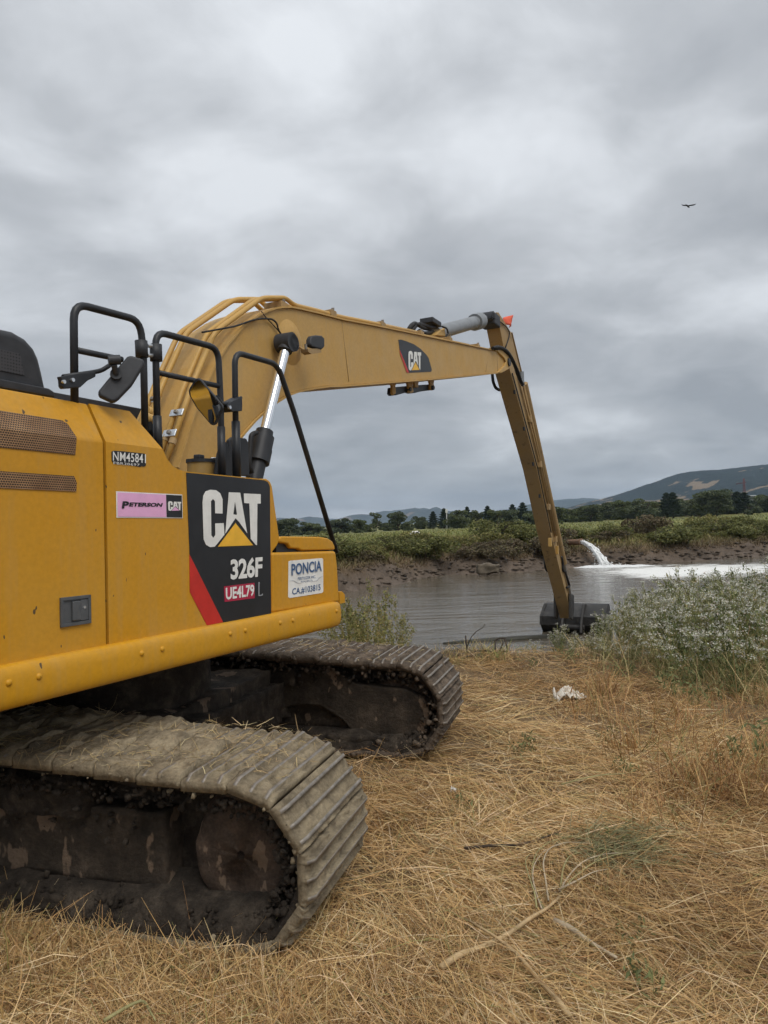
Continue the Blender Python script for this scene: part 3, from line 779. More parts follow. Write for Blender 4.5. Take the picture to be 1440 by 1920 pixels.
# filler neck
fa, fb = LY(377, 890, -1.1), LY(377, 868, -1.1)
fill = cyl('filler_neck', (fa[0], -1.1, fa[2]), (fb[0], -1.1, fb[2]), 0.092, YELD, exc, 24)
cyl('filler_cap', (fb[0], -1.1, fb[2]), (fb[0], -1.1, fb[2] + 0.022), 0.1, BLKP, fill, 24)
box('cap_knob', (fb[0] - 0.08, fb[0] - 0.02, -1.15, -1.1, fb[2] + 0.02, fb[2] + 0.05), BLKP, fill, 0.008)
tube('cap_hook', [(fb[0] + 0.03, -1.16, fb[2] + 0.03), (fb[0] + 0.1, -1.16, fb[2] + 0.035), (fb[0] + 0.13, -1.16, fb[2] + 0.03)], 0.007, STEEL, fill, 6)
# strip of deck on top of the tank
box('tank_top', (fp[-1][0] + 0.02, r1[0] - 0.03, YP + 0.04, -0.7, r1[1] - 0.045, r1[1] - 0.012), BLK, exc, 0.006)

# ---- mirrors
def plate(name, pix, p0, n, th, mat, parent, wdt=0.012):
    n = np.array(n, float); n /= np.linalg.norm(n)
    P = [LP(*q, p0, n) for q in pix]; k = len(P)
    V = [tuple(p) for p in P] + [tuple(p - n * th) for p in P]
    o = pmesh(name, V, [tuple(range(k)), tuple(range(2 * k - 1, k - 1, -1))] + [(i, i + k, (i + 1) % k + k, (i + 1) % k) for i in range(k)], mat, parent)
    bm = bmesh.new(); bm.from_mesh(o.data); bmesh.ops.recalc_face_normals(bm, faces=bm.faces); bm.to_mesh(o.data); bm.free()
    if wdt: bev(o, wdt, 3)
    return o
n1_ = (-0.62, -0.75, 0.12)
pm = LY(230, 705, YR - 0.12)
mir = plate('mirror', [z8(*q) for q in [(1010, 372), (1040, 360), (1135, 392), (1152, 410), (1148, 440), (1075, 560), (1050, 600), (945, 710), (915, 730), (890, 735), (795, 690), (780, 672), (785, 640), (850, 560)]], pm, n1_, 0.045, BLKP, exc, 0.022)
hubp = LP(*z8(920, 520), pm, n1_)
hn = np.array(n1_); hn /= np.linalg.norm(hn)
cyl('mirror_socket', hubp - hn * -0.002, hubp + hn * 0.02, 0.03, BLKP, mir, 16)
ball = LP(*z8(905, 440), pm + hn * 0.05, n1_)
cyl('mirror_neck', hubp + hn * 0.015, ball, 0.016, BLKP, mir, 10)
cyl('mirror_joint', LP(*z8(860, 405), pm + hn * 0.05, n1_), LP(*z8(955, 400), pm + hn * 0.05, n1_), 0.026, BLKP, mir, 10)
tube('mirror_arm', [LY(*z8(870, 445), YR - 0.06), LY(*z8(810, 485), YR - 0.05), LY(*z8(740, 500), YR - 0.045), LY(*z8(500, 535), YR - 0.045)], 0.012, BLK, mir, 8, 0.04)
prism_y('mirror_bracket', [XZ(*z8(*q), YR - 0.06) for q in [(482, 533), (640, 505), (760, 500), (762, 535), (700, 565), (640, 620), (510, 630), (495, 610), (492, 560)]], YR - 0.06, YR - 0.03, BLK, mir, 0.004)
for q in ((500, 577), (570, 562)):
    pq = LY(*z8(*q), YR - 0.06); cyl('bolt', pq + np.array([0, -0.012, 0]), pq, 0.010, STEEL, mir, 8)
# second mirror, glass towards the viewer
n2_ = (-0.96, -0.10, -0.25)
pm2 = LY(386, 752, YR - 0.10)
pl2 = [z2(*q) for q in [(293, 585), (312, 579), (330, 588), (465, 748), (474, 770), (470, 790), (428, 876), (412, 885), (392, 878), (300, 770), (255, 690), (250, 660), (258, 640)]]
mir2 = plate('mirror', pl2, pm2, n2_, 0.016, BLKP, exc, 0.006)
hn2 = np.array(n2_)
cxm = np.mean([q[0] for q in pl2]); cym = np.mean([q[1] for q in pl2])
plate('mirror_glass', [(cxm + (a - cxm) * 0.88, cym + (b - cym) * 0.9) for a, b in pl2], pm2 + hn2 * 0.003, n2_, 0.002, GLASS, mir2, 0)
mj = LY(*z2(440, 690), YR - 0.03)
tube('mirror_arm', [LP(*z2(430, 700), pm2 - hn2 * 0.05, n2_), LY(*z2(470, 745), YR - 0.04), LY(*z2(530, 735), YR - 0.03), LY(*z2(590, 705), YR - 0.03)], 0.012, BLK, mir2, 8, 0.03)
prism_y('mirror_bracket', [XZ(*z2(*q), YR - 0.055) for q in [(500, 755), (520, 735), (595, 695), (600, 745), (598, 790), (535, 795), (515, 775)]], YR - 0.055, YR + 0.03, BLK, mir2, 0.004)
pq = LY(*z2(510, 768), YR - 0.055); cyl('bolt', pq + np.array([0, -0.015, 0]), pq, 0.012, STEEL, mir2, 8)

# ---- boom
YBC = -0.12; BW = 0.29
YN, YF = YBC - BW, YBC + BW
top_px = [z2(*q) for q in [(150, 1230), (180, 1160), (270, 860), (340, 680), (420, 500), (500, 370), (600, 250), (700, 180), (760, 152), (810, 137), (860, 130), (905, 130), (950, 137), (1080, 167), (1240, 208)]] + [z3(*q) for q in [(240, 190), (520, 247), (900, 326), (1050, 356)]]
bot_px = [z3(*q) for q in [(1065, 497), (600, 541), (0, 586)]] + [z2(*q) for q in [(1150, 628), (1060, 640), (1000, 650), (950, 662), (900, 680), (860, 700), (800, 738), (740, 785), (670, 850), (600, 930), (520, 1030), (480, 1110), (455, 1230)]]
topP = [XZ(*p, YN) for p in top_px]; botP = [XZ(*p, YN) for p in bot_px]
boom = prism_y('boom', topP + botP, YN, YF, YELD, exc, 0.006)
def strip(name, path, y0, y1, th, mat, parent, side_=1):
    """plate that follows a profile edge, th thick towards side_"""
    P = [np.array(p) for p in path]; n = len(P); O = []
    for i in range(n):
        t = P[min(i + 1, n - 1)] - P[max(i - 1, 0)]; t /= np.linalg.norm(t); O.append(P[i] + side_ * th * np.array([-t[1], t[0]]))
    V = []
    for i in range(n):
        for (p, y) in ((P[i], y0), (P[i], y1), (O[i], y1), (O[i], y0)): V.append((p[0], y, p[1]))
    Fc = []
    for i in range(n - 1):
        for k in range(4): Fc.append((i * 4 + k, i * 4 + (k + 1) % 4, i * 4 + 4 + (k + 1) % 4, i * 4 + 4 + k))
    Fc += [(0, 1, 2, 3), tuple(4 * (n - 1) + k for k in (3, 2, 1, 0))]
    o = pmesh(name, V, Fc, mat, parent)
    bm = bmesh.new(); bm.from_mesh(o.data); bmesh.ops.recalc_face_normals(bm, faces=bm.faces); bm.to_mesh(o.data); bm.free()
    return o
strip('top_plate', topP[1:], YN - 0.022, YF + 0.022, 0.018, YELD, boom, 1)
strip('bottom_plate', botP[:-1], YN - 0.022, YF + 0.022, 0.018, YELD, boom, 1)
# boom end with pin eye
tipx = [XZ(*z3(*q), YN - 0.03) for q in [(1048, 345), (1085, 345), (1128, 385), (1147, 425), (1132, 475), (1080, 503), (1048, 500), (1075, 480), (1105, 450), (1112, 425), (1100, 400), (1075, 375)]]
prism_y('boom_end', tipx, YN - 0.03, YN + 0.12, YELD, boom, 0.012, 3)
prism_y('boom_end', [XZ(*z3(*q), YN) for q in [(1045, 357), (1080, 360), (1120, 395), (1138, 428), (1125, 468), (1075, 496), (1045, 498)]], YN + 0.004, YF, YELD, boom, 0.012, 3)
pivc = XZ(*z3(1118, 430), YN)
cyl('pivot_pin', (pivc[0], YN - 0.06, pivc[1]), (pivc[0], YF + 0.05, pivc[1]), 0.075, BLKP, boom, 20)
# weld seams on the side
for a_, b_ in ((z3(2, 140), z3(50, 560)), (z3(1050, 365), z3(1055, 498)), (z3(985, 420), z3(975, 495))):
    pa, pb = LY(*a_, YN - 0.001), LY(*b_, YN - 0.001)
    tube('weld_seam', [pa, pb], 0.004, YELS, boom, 6)
# boom decal
YDEC = YN
bd = flat('boom_decal', [z3(*q) for q in [(384, 278), (402, 276), (440, 288), (490, 308), (535, 340), (570, 375), (588, 400), (610, 478), (608, 490), (600, 494), (455, 500), (392, 345)]], DECK, boom, 0.003, YN)
flat('red_edge', [z3(*q) for q in [(390, 343), (455, 500), (440, 499), (394, 372)]], REDV, bd, 0.0065, YN)
smallcat(450, 536, 353, 485, bd, 0.0065, YN, z3, YTRI)
# lifting lug under the boom
lug_y = (YN + 0.06, YN + 0.09)
lug = prism_y('tie_down_bracket', [XZ(*z3(*q), YBC) for q in [(338, 600), (440, 590), (470, 588), (585, 580), (588, 612), (470, 640), (440, 630), (345, 655), (333, 640)]], YBC - 0.06, YBC + 0.06, BLK, boom, 0.008)
for pts_ in ([(318, 567), (366, 563), (352, 590), (356, 640), (340, 652), (332, 640), (332, 590)], [(432, 556), (475, 553), (468, 590), (476, 630), (462, 640), (446, 632), (440, 585)],
             [(478, 553), (512, 549), (507, 580), (508, 600), (488, 600), (484, 580)], [(580, 547), (616, 544), (612, 580), (622, 605), (606, 620), (590, 612), (590, 575)]):
    prism_y('lug', [XZ(*z3(*q), YBC - 0.07) for q in pts_], YBC - 0.10, YBC - 0.065, YELD, lug, 0.004)
pq = LY(*z3(612, 602), YBC - 0.1); cyl('lug_pin', pq + np.array([0, -0.03, 0]), pq + np.array([0, 0.2, 0]), 0.035, BLKP, lug, 12)
pq = LY(*z3(462, 612), YBC - 0.1); cyl('lug_pin', pq + np.array([0, -0.02, 0]), pq + np.array([0, 0.2, 0]), 0.03, BLKP, lug, 12)

# hydraulic pipes over the back of the boom
def offs(path, d):
    P = [np.array(p) for p in path]; n = len(P); out = []
    for i in range(n):
        t = P[min(i + 1, n - 1)] - P[max(i - 1, 0)]; t /= np.linalg.norm(t); out.append(P[i] + d * np.array([-t[1], t[0]]))
    return out
kink = [topP[i] for i in (1, 3, 5, 8, 11)]
k_hi = offs(kink, 0.105)
k_hi[3] = k_hi[3] + np.array([0.0, 0.03]); k_hi[2] = k_hi[2] + np.array([-0.05, 0.02])
along = offs([topP[i] for i in (12, 13, 14, 15, 16, 17)], 0.045)
pipe_ys = [YN + 0.03, YN + 0.115, YN + 0.33, YN + 0.415]
for j, yy in enumerate(pipe_ys):
    lift = 0.0 if j < 2 else 0.03
    pts = [(p[0] - lift * 0.6, yy, p[1] + lift) for p in k_hi] + [(p[0], yy, p[1]) for p in along[:(5 if j != 1 else 6)]]
    tube('hydraulic_pipe', pts, 0.024, YELP, boom, 10, 0.10)
def clamp_at(q, y0, y1, mat=STEEL):
    pa = LY(*q, y0)
    o = box('pipe_clamp', (-0.055, 0.055, 0, y1 - y0, -0.012, 0.012), mat, boom, 0.004)
    t = np.array(topP[3]) - np.array(topP[2]); ang = math.atan2(t[1], t[0])
    o.location = (pa[0] - 0.03 * math.sin(ang), y0, pa[2] + 0.03 * math.cos(ang)); o.rotation_euler = (0, -ang, 0)
    box('clamp_bolt', (-0.012, 0.012, (y1 - y0) * 0.4, (y1 - y0) * 0.6, 0.012, 0.026), WORN, o, 0.003)
for t_, ys_ in ((0.35, (pipe_ys[0] - 0.05, pipe_ys[1] + 0.04)), (0.35, (pipe_ys[2] - 0.04, pipe_ys[3] + 0.05)), (0.62, (pipe_ys[0] - 0.05, pipe_ys[1] + 0.04)), (0.85, (pipe_ys[2] - 0.04, pipe_ys[3] + 0.05))):
    pa = np.array(k_hi[0]) * (1 - t_) + np.array(k_hi[1]) * t_
    t = np.array(k_hi[1]) - np.array(k_hi[0]); ang = math.atan2(t[1], t[0])
    o = box('pipe_clamp', (-0.032, 0.032, ys_[0] + 0.025, ys_[1] - 0.02, 0.018, 0.030), STEEL, boom, 0.004)
    o.location = (pa[0], 0, pa[1]); o.rotation_euler = (0, -ang, 0)
    box('clamp_bolt', (-0.014, 0.014, (ys_[0] + ys_[1]) / 2 - 0.014, (ys_[0] + ys_[1]) / 2 + 0.014, 0.032, 0.05), WORN, o, 0.003)
for q in (z2(835, 108), z2(1155, 160), z3(255, 172), z3(520, 232), z3(715, 272), z3(905, 318)):
    p = LY(*q, YN + 0.06)
    o = box('pipe_clamp', (p[0] - 0.06, p[0] + 0.06, YN - 0.005, YN + 0.2, p[2] - 0.05, p[2] + 0.02), YELS, boom, 0.006)
    cyl('clamp_bolt', (p[0], YN + 0.01, p[2] + 0.02), (p[0], YN + 0.01, p[2] + 0.045), 0.018, WORN, o, 8)
# taped pipe couplings low on the boom
for t_, yy in ((0.22, pipe_ys[0]), (0.27, pipe_ys[1]), (0.33, pipe_ys[2])):
    pa = np.array(k_hi[0]) * (1 - t_) + np.array(k_hi[1]) * t_; pb = np.array(k_hi[0]) * (0.93 - t_) + np.array(k_hi[1]) * (t_ + 0.07)
    cyl('pipe_coupling', (pa[0], yy, pa[1]), (pb[0], yy, pb[1]), 0.031, YELS, boom, 12)
# thin cable down to the cylinder head
tube('cable', [LY(*z2(*q), YN - 0.03) for q in [(340, 285), (560, 245), (650, 210), (720, 195), (790, 200), (820, 225), (830, 270), (855, 310)]], 0.009, RUB, boom, 6, 0.1)
tube('cable', [LY(*z2(*q), YN - 0.02) for q in [(720, 150), (750, 190), (800, 240), (850, 300)]], 0.005, RUB, boom, 6, 0.1)
# engine-bay hoses next to the boom foot
for j, q in enumerate([[(-10, 900), (20, 850), (10, 800), (-20, 790)], [(0, 940), (30, 890), (20, 850), (-30, 830)]]):
    tube('hydraulic_hose', [LY(*z2(*p), -0.75 - j * 0.06) for p in q], 0.035, YELP, boom, 10, 0.08)

# boom cylinders
YC = YN - 0.13
ca, cb_, cc = LY(*z2(884, 352), YC), LY(*z2(742, 920), YC), LY(*z2(682, 1190), YC)
for sgn in (0, 1):
    dy = np.array([0, 0.0 if sgn == 0 else 2 * (YBC - YC), 0])
    A, B, Cc = ca + dy, cb_ + dy, cc + dy
    D = Cc + (Cc - B) * 1.2
    br = cyl('boom_cylinder', B, D, 0.083, BLK, exc, 24, steps=[(0, 0.078), (0.06, 0.078), (0.06, 0.098), (0.20, 0.098), (0.20, 0.104), (0.34, 0.104), (0.34, 0.076), (1.0, 0.076)])
    cyl('piston_rod', A, B + (B - A) * 0.02, 0.047, CHROME, br, 24)
    hd = A + (B - A) * 0.03
    cyl('rod_eye', A + np.array([0, -0.07, 0]), A + np.array([0, 0.09, 0]), 0.092, BLKP, br, 20)
    cyl('rod_head', hd, A + (B - A) * 0.10, 0.07, BLKP, br, 16)
cyl('pin_cap', LY(*z2(934, 352), YC - 0.07), LY(*z2(934, 352), YC - 0.07) + np.array([0, 0.07, 0]), 0.082, BLKP, boom, 20)
bo = LY(*z2(905, 350), YN)
cyl('boss', (bo[0], YN - 0.045, bo[2]), (bo[0], YN + 0.02, bo[2]), 0.2, YELD, boom, 32, steps=[(0, 0.10), (0.2, 0.15), (1, 0.27)])
tube('cylinder_hose', [LY(*z2(*q), YC - 0.05) for q in [(655, 1190), (640, 1120), (655, 940), (690, 930)]], 0.022, RUB, exc, 8, 0.05)
# work lamp on its bracket
lp = LY(*z2(1066, 350), YN - 0.22)
lamp = prism_y('work_lamp', [XZ(*z2(*q), YN - 0.22) for q in [(1022, 330), (1032, 310), (1060, 305), (1095, 308), (1112, 325), (1113, 380), (1095, 397), (1060, 390), (1030, 380), (1020, 365)]], YN - 0.25, YN - 0.19, BLKP, boom, 0.015, 3)
prism_y('lamp_bracket', [XZ(*z2(*q), YN - 0.2) for q in [(995, 395), (1080, 390), (1084, 418), (1020, 428), (1000, 415)]], YN - 0.24, YN - 0.16, YELS, lamp)
tube('lamp_arm', [LY(*z2(960, 375), YN - 0.02), LY(*z2(1000, 405), YN - 0.16), LY(*z2(1030, 405), YN - 0.2)], 0.012, YELS, lamp, 6)
cyl('lamp_bolt', LY(*z2(1005, 360), YN - 0.2), LY(*z2(1008, 395), YN - 0.2), 0.014, WORN, lamp, 8)

# ---- stick cylinder on top of the boom
s0, s1, s2 = LY(*z3(640, 232), YBC), LY(*z3(935, 150), YBC), LY(*z3(985, 130), YBC)
sc_ = cyl('stick_cylinder', s0, s1, 0.1, GREY, exc, 24, steps=[(0, 0.09), (0.05, 0.112), (0.86, 0.112), (0.86, 0.15), (1.0, 0.15)])
cyl('piston_rod', s1, s2, 0.06, CHROME, sc_, 18)
cyl('rod_eye', s2 + np.array([0, -0.13, 0]), s2 + np.array([0, 0.13, 0]), 0.11, BLKP, sc_, 18)
prism_y('cylinder_bracket', [XZ(*z3(*q), YBC) for q in [(585, 255), (600, 235), (648, 205), (652, 262)]], YBC - 0.13, YBC + 0.13, YELD, sc_, 0.01)
box('valve_block', (s0[0] - 0.42, s0[0] - 0.06, YBC - 0.12, YBC + 0.1, s0[2] + 0.06, s0[2] + 0.14), BLKP, sc_, 0.012)
for q in ([(452, 212), (470, 180), (495, 165), (520, 178), (560, 200), (600, 205)], [(478, 218), (500, 185), (525, 170), (560, 180), (600, 195), (640, 190)], [(500, 240), (530, 215), (560, 235), (620, 225)]):
    tube('hydraulic_hose', [LY(*z3(*p), YBC - 0.05 + 0.1 * random.random()) for p in q], 0.03, RUB, sc_, 8, 0.15)
tube('hose_band', [LY(*z3(*p), YBC - 0.16) for p in [(700, 262), (722, 235), (712, 200), (680, 188)]], 0.014, RUB, sc_, 6, 0.06)

# ---- stick
SW = 0.135
YSN, YSF = YBC - SW, YBC + SW
near_edge = [z4(*q) for q in [(203, 72), (237, 250), (270, 390), (410, 900), (480, 1230), (597, 1690)]]
far_edge = [z4(*q) for q in [(600, 1655), (520, 1290), (435, 870), (340, 430), (279, 180), (212, 72)]]
sp_ = [XZ(*p, YSN) for p in near_edge + far_edge]
stick = prism_y('stick', sp_, YSN, YSF, YELS, exc, 0.01)
strip('edge_plate', [XZ(*p, YSN) for p in near_edge[1:]], YSN - 0.02, YSF + 0.02, 0.018, YELS, stick, -1)
strip('edge_plate', [XZ(*p, YSN) for p in far_edge[:-1]], YSN - 0.02, YSF + 0.02, 0.018, YELS, stick, -1)
# pipes and clips along the stick
NE = [np.array(LY(*p, YSN)) for p in near_edge]; FE = [np.array(LY(*p, YSN)) for p in far_edge[::-1]]
for fr_, r_, yo in ((0.55, 0.022, 0.03), (0.78, 0.026, 0.035)):
    pts = [(1 - fr_) * a_ + fr_ * b_ + np.array([0, -yo, 0]) for a_, b_ in zip(NE[2:5], [FE[i] for i in (2, 3, 4)])]
    tube('hydraulic_pipe', pts, r_, YELS, stick, 8)
tube('cable', [a_ * 0.88 + b_ * 0.12 + np.array([0, -0.02, 0]) for a_, b_ in zip(NE[2:5], FE[2:5])], 0.014, RUB, stick, 6)
def stick_at(px, py): return LY(px, py, YSN - 0.02)
for q in ((965, 735), (983, 804), (1000, 870), (1012, 930)):
    p = stick_at(*q); box('clip', (p[0] - 0.04, p[0] + 0.02, p[1] - 0.015, p[1] + 0.02, p[2] - 0.04, p[2] + 0.04), RUB, stick, 0.005)
for q in ((992, 785), (1011, 870), (1027, 950), (1040, 1010)):
    p = stick_at(*q); box('clip', (p[0] - 0.06, p[0] + 0.08, p[1] - 0.05, p[1] + 0.04, p[2] - 0.08, p[2] + 0.06), YELS, stick, 0.005)
for q in ((1031, 1015), (1044, 1030)):
    p = stick_at(*q); box('pipe_bracket', (p[0] - 0.05, p[0] + 0.03, p[1] - 0.04, p[1] + 0.03, p[2] - 0.12, p[2] + 0.08), YELD, stick, 0.005)
# hoses at the stick pivot
for j, q in enumerate([[(180, 262), (215, 253), (255, 275), (285, 320), (315, 390), (330, 440), (340, 452)], [(185, 266), (220, 262), (262, 290), (295, 345), (318, 420), (338, 456)], [(178, 400), (182, 440), (195, 472), (215, 484)]]):
    tube('hydraulic_hose', [LY(*z4(*p), YN - 0.05 + 0.03 * j if j < 2 else YF) for p in q], 0.032, RUB, stick, 8, 0.2)
p = LY(*z4(333, 400), YSN - 0.03)
cyl('hose_fitting', p + np.array([0, 0, -0.25]), p + np.array([0, 0, 0.05]), 0.05, GREY, stick, 10)
tube('cable', [LY(*z4(*p), YSN - 0.02) for p in [(175, 97), (215, 118), (255, 150), (272, 185), (262, 220), (248, 258)]], 0.012, RUB, stick, 6, 0.15)
box('cylinder_lug', (NE[0][0] - 0.25, NE[0][0] + 0.12, YSN - 0.03, YSF + 0.03, NE[0][2] - 0.28, NE[0][2] - 0.05), BLKP, stick, 0.03)
# bucket cylinder along the outer face of the stick, and its links
b_a = LY(*z4(345, 450), YBC); b_b = LY(*z4(556, 1400), YBC); b_c = LY(*z4(588, 1560), YBC)
bcx = cyl('bucket_cylinder', b_a, b_b, 0.085, YELS, exc, 18)
cyl('piston_rod', b_b, b_c, 0.05, WORN, bcx, 14)
for q in ([(455, 1370), (458, 1420), (468, 1442), (478, 1440)], [(545, 1365), (552, 1400), (552, 1440), (565, 1445)], [(560, 1440), (575, 1480), (588, 1522), (572, 1530)]):
    tube('hydraulic_hose', [LY(*z4(*p), YSN - 0.03 if p[0] > 500 else YSF + 0.05) for p in q], 0.03, RUB, bcx, 8, 0.1)

# ---- bucket
hwk = 0.85
pf = [XZ(*p, YBC + hwk) for p in [(1021, 1133), (1013, 1155), (1013, 1171), (1027, 1209)]]
x0k = pf[1][0]
pr_out = [(pf[0][0] + 0.30, pf[0][1] + 0.02), pf[0], pf[1], pf[2], pf[3], (pf[3][0] + 0.55, pf[3][1] - 0.16), (pf[3][0] + 0.9, pf[3][1] - 0.2)]
pr_in = [np.array(p) for p in pr_out]
cxk, czk = pf[0][0] + 0.55, pf[2][1] + 0.0
pin_ = [(p[0] + (cxk - p[0]) * 0.06, p[1] + (czk - p[1]) * 0.06) for p in pr_out]
bucket = prism_y('bucket', list(pr_out) + pin_[::-1], YBC - hwk, YBC + hwk, BUCK, exc, 0.008)
for yy in (YBC - hwk + 0.001, YBC + hwk - 0.041):
    prism_y('side_plate', pr_out[:-1] + [(pf[0][0] + 0.62, pf[1][1] - 0.1)], yy, yy + 0.04, BUCK, bucket, 0.006)
    prism_y('wear_edge', [(pf[0][0] - 0.01, pf[0][1] + 0.03), (pf[1][0] - 0.025, pf[1][1]), (pf[2][0] - 0.025, pf[2][1]), (pf[2][0] + 0.02, pf[2][1]), (pf[1][0] + 0.02, pf[1][1]), (pf[0][0] + 0.03, pf[0][1] + 0.02)], yy - 0.012, yy + 0.052, BUCK, bucket)
tp_ = LY(1072, 1176, YBC)
for dy in (-0.30, 0.20):
    prism_y('hinge_ear', [(tp_[0] - 0.2, tp_[2] - 0.12), (tp_[0] + 0.3, tp_[2] - 0.3), (tp_[0] + 0.75, pf[0][1] - 0.1), (tp_[0] + 0.55, pf[0][1] + 0.04), (tp_[0] + 0.30, pf[0][1] + 0.05), (tp_[0] - 0.12, tp_[2] + 0.15)], YBC + dy, YBC + dy + 0.06, BUCK, bucket, 0.01)
cyl('bucket_pin', (tp_[0] - 0.02, YBC - 0.34, tp_[2]), (tp_[0] - 0.02, YBC + 0.30, tp_[2]), 0.075, BUCK, bucket, 16)
strip('back_rib', [pf[1], pf[2]], YBC - hwk, YBC + hwk, 0.012, BUCK, bucket, 1)
lk = [LY(*z4(588, 1560), YBC - 0.19), LY(*z4(605, 1570), YBC - 0.19), LY(*z4(606, 1650), YBC - 0.19), LY(*z4(600, 1700), YBC - 0.19), LY(*z4(588, 1690), YBC - 0.19)]
prism_y('bucket_link', [(q[0], q[2]) for q in lk], YBC - 0.22, YBC - 0.16, BUCK, exc, 0.01)
prism_y('bucket_link', [(q[0], q[2]) for q in lk], YBC + 0.16, YBC + 0.22, BUCK, exc, 0.01)
# orange flag at the stick head
fl = [z3(*q) for q in [(1092, 130), (1145, 112), (1140, 195), (1118, 172)]]
V, Fc = [], []
fq = [LY(*q, YSF + 0.02) for q in fl]
for i in range(7):
    for j in range(5):
        s_, t_ = i / 6, j / 4
        p = (1 - t_) * ((1 - s_) * fq[0] + s_ * fq[1]) + t_ * ((1 - s_) * fq[3] + s_ * fq[2])
        V.append((p[0], p[1] + 0.05 * math.sin(s_ * 5 + t_ * 2), p[2]))
for i in range(6):
    for j in range(4): Fc.append((i * 5 + j, i * 5 + 5 + j, i * 5 + 6 + j, i * 5 + 1 + j))
flag = pmesh('flag', V, Fc, FLAGM, exc, True); flag['label'] = 'small orange flag on the stick head'
flag.modifiers.new('solid', 'SOLIDIFY').thickness = 0.006

# ---- undercarriage: tracks stand almost square to the boom
TA = math.radians(16.2)
TT = np.array([math.cos(TA), -math.sin(TA), 0]); TN = np.array([math.sin(TA), math.cos(TA), 0])
TC = np.array([0.147, 5.10, -0.13]) - 2.35 * TT
TMW = Matrix(((TT[0], TN[0], 0, TC[0]), (TT[1], TN[1], 0, TC[1]), (0, 0, 1, TC[2]), (0, 0, 0, 1)))
EXM = Matrix(((MF[0], ML[0], MU[0], MO[0]), (MF[1], ML[1], MU[1], MO[1]), (MF[2], ML[2], MU[2], MO[2]), (0, 0, 0, 1)))
EXI = EXM.inverted()
def lumpy(name, b, res, amp, freq, mat, parent, seed=0, squash=None):
    """box with a broken, clotted surface"""
    x0, x1, y0, y1, z0, z1 = b
    bm = bmesh.new(); bmesh.ops.create_cube(bm, size=1.0)
    L = (x1 - x0, y1 - y0, z1 - z0)
    def nseg(d): return max(1, int(round(d / res)))
    V, Fc = [], []
    index = {}
    nx, ny, nz_ = nseg(L[0]), nseg(L[1]), nseg(L[2])
    def vid(i, j, k):
        if (i, j, k) not in index:
            index[(i, j, k)] = len(V); V.append((x0 + L[0] * i / nx, y0 + L[1] * j / ny, z0 + L[2] * k / nz_))
        return index[(i, j, k)]
    for i in range(nx):
        for j in range(ny):
            Fc.append((vid(i, j, 0), vid(i, j + 1, 0), vid(i + 1, j + 1, 0), vid(i + 1, j, 0))); Fc.append((vid(i, j, nz_), vid(i + 1, j, nz_), vid(i + 1, j + 1, nz_), vid(i, j + 1, nz_)))
    for i in range(nx):
        for k in range(nz_):
            Fc.append((vid(i, 0, k), vid(i + 1, 0, k), vid(i + 1, 0, k + 1), vid(i, 0, k + 1))); Fc.append((vid(i, ny, k), vid(i, ny, k + 1), vid(i + 1, ny, k + 1), vid(i + 1, ny, k)))
    for j in range(ny):
        for k in range(nz_):
            Fc.append((vid(0, j, k), vid(0, j, k + 1), vid(0, j + 1, k + 1), vid(0, j + 1, k))); Fc.append((vid(nx, j, k), vid(nx, j + 1, k), vid(nx, j + 1, k + 1), vid(nx, j, k + 1)))
    bm.free()
    P = np.array(V); c = np.array([(x0 + x1) / 2, (y0 + y1) / 2, (z0 + z1) / 2])
    dirv = np.stack([P[:, 0] * 0, np.sign(P[:, 1] - c[1]) * (np.abs(P[:, 1] - c[1]) > L[1] * 0.49), np.sign(P[:, 2] - c[2]) * (np.abs(P[:, 2] - c[2]) > L[2] * 0.49)], -1)
    dirv[:, 0] = np.sign(P[:, 0] - c[0]) * (np.abs(P[:, 0] - c[0]) > L[0] * 0.49)
    nz3 = fbm(P * freq, seed, 4) - 0.5
    P = P + dirv * (nz3[:, None] * 2 * amp)
    P[:, 0] += (fbm(P * freq * 1.3, seed + 9, 3) - 0.5) * amp; P[:, 2] += (fbm(P * freq * 1.3, seed + 19, 3) - 0.5) * amp
    return npmesh(name, P, np.array(Fc), mat, parent, smooth=True)
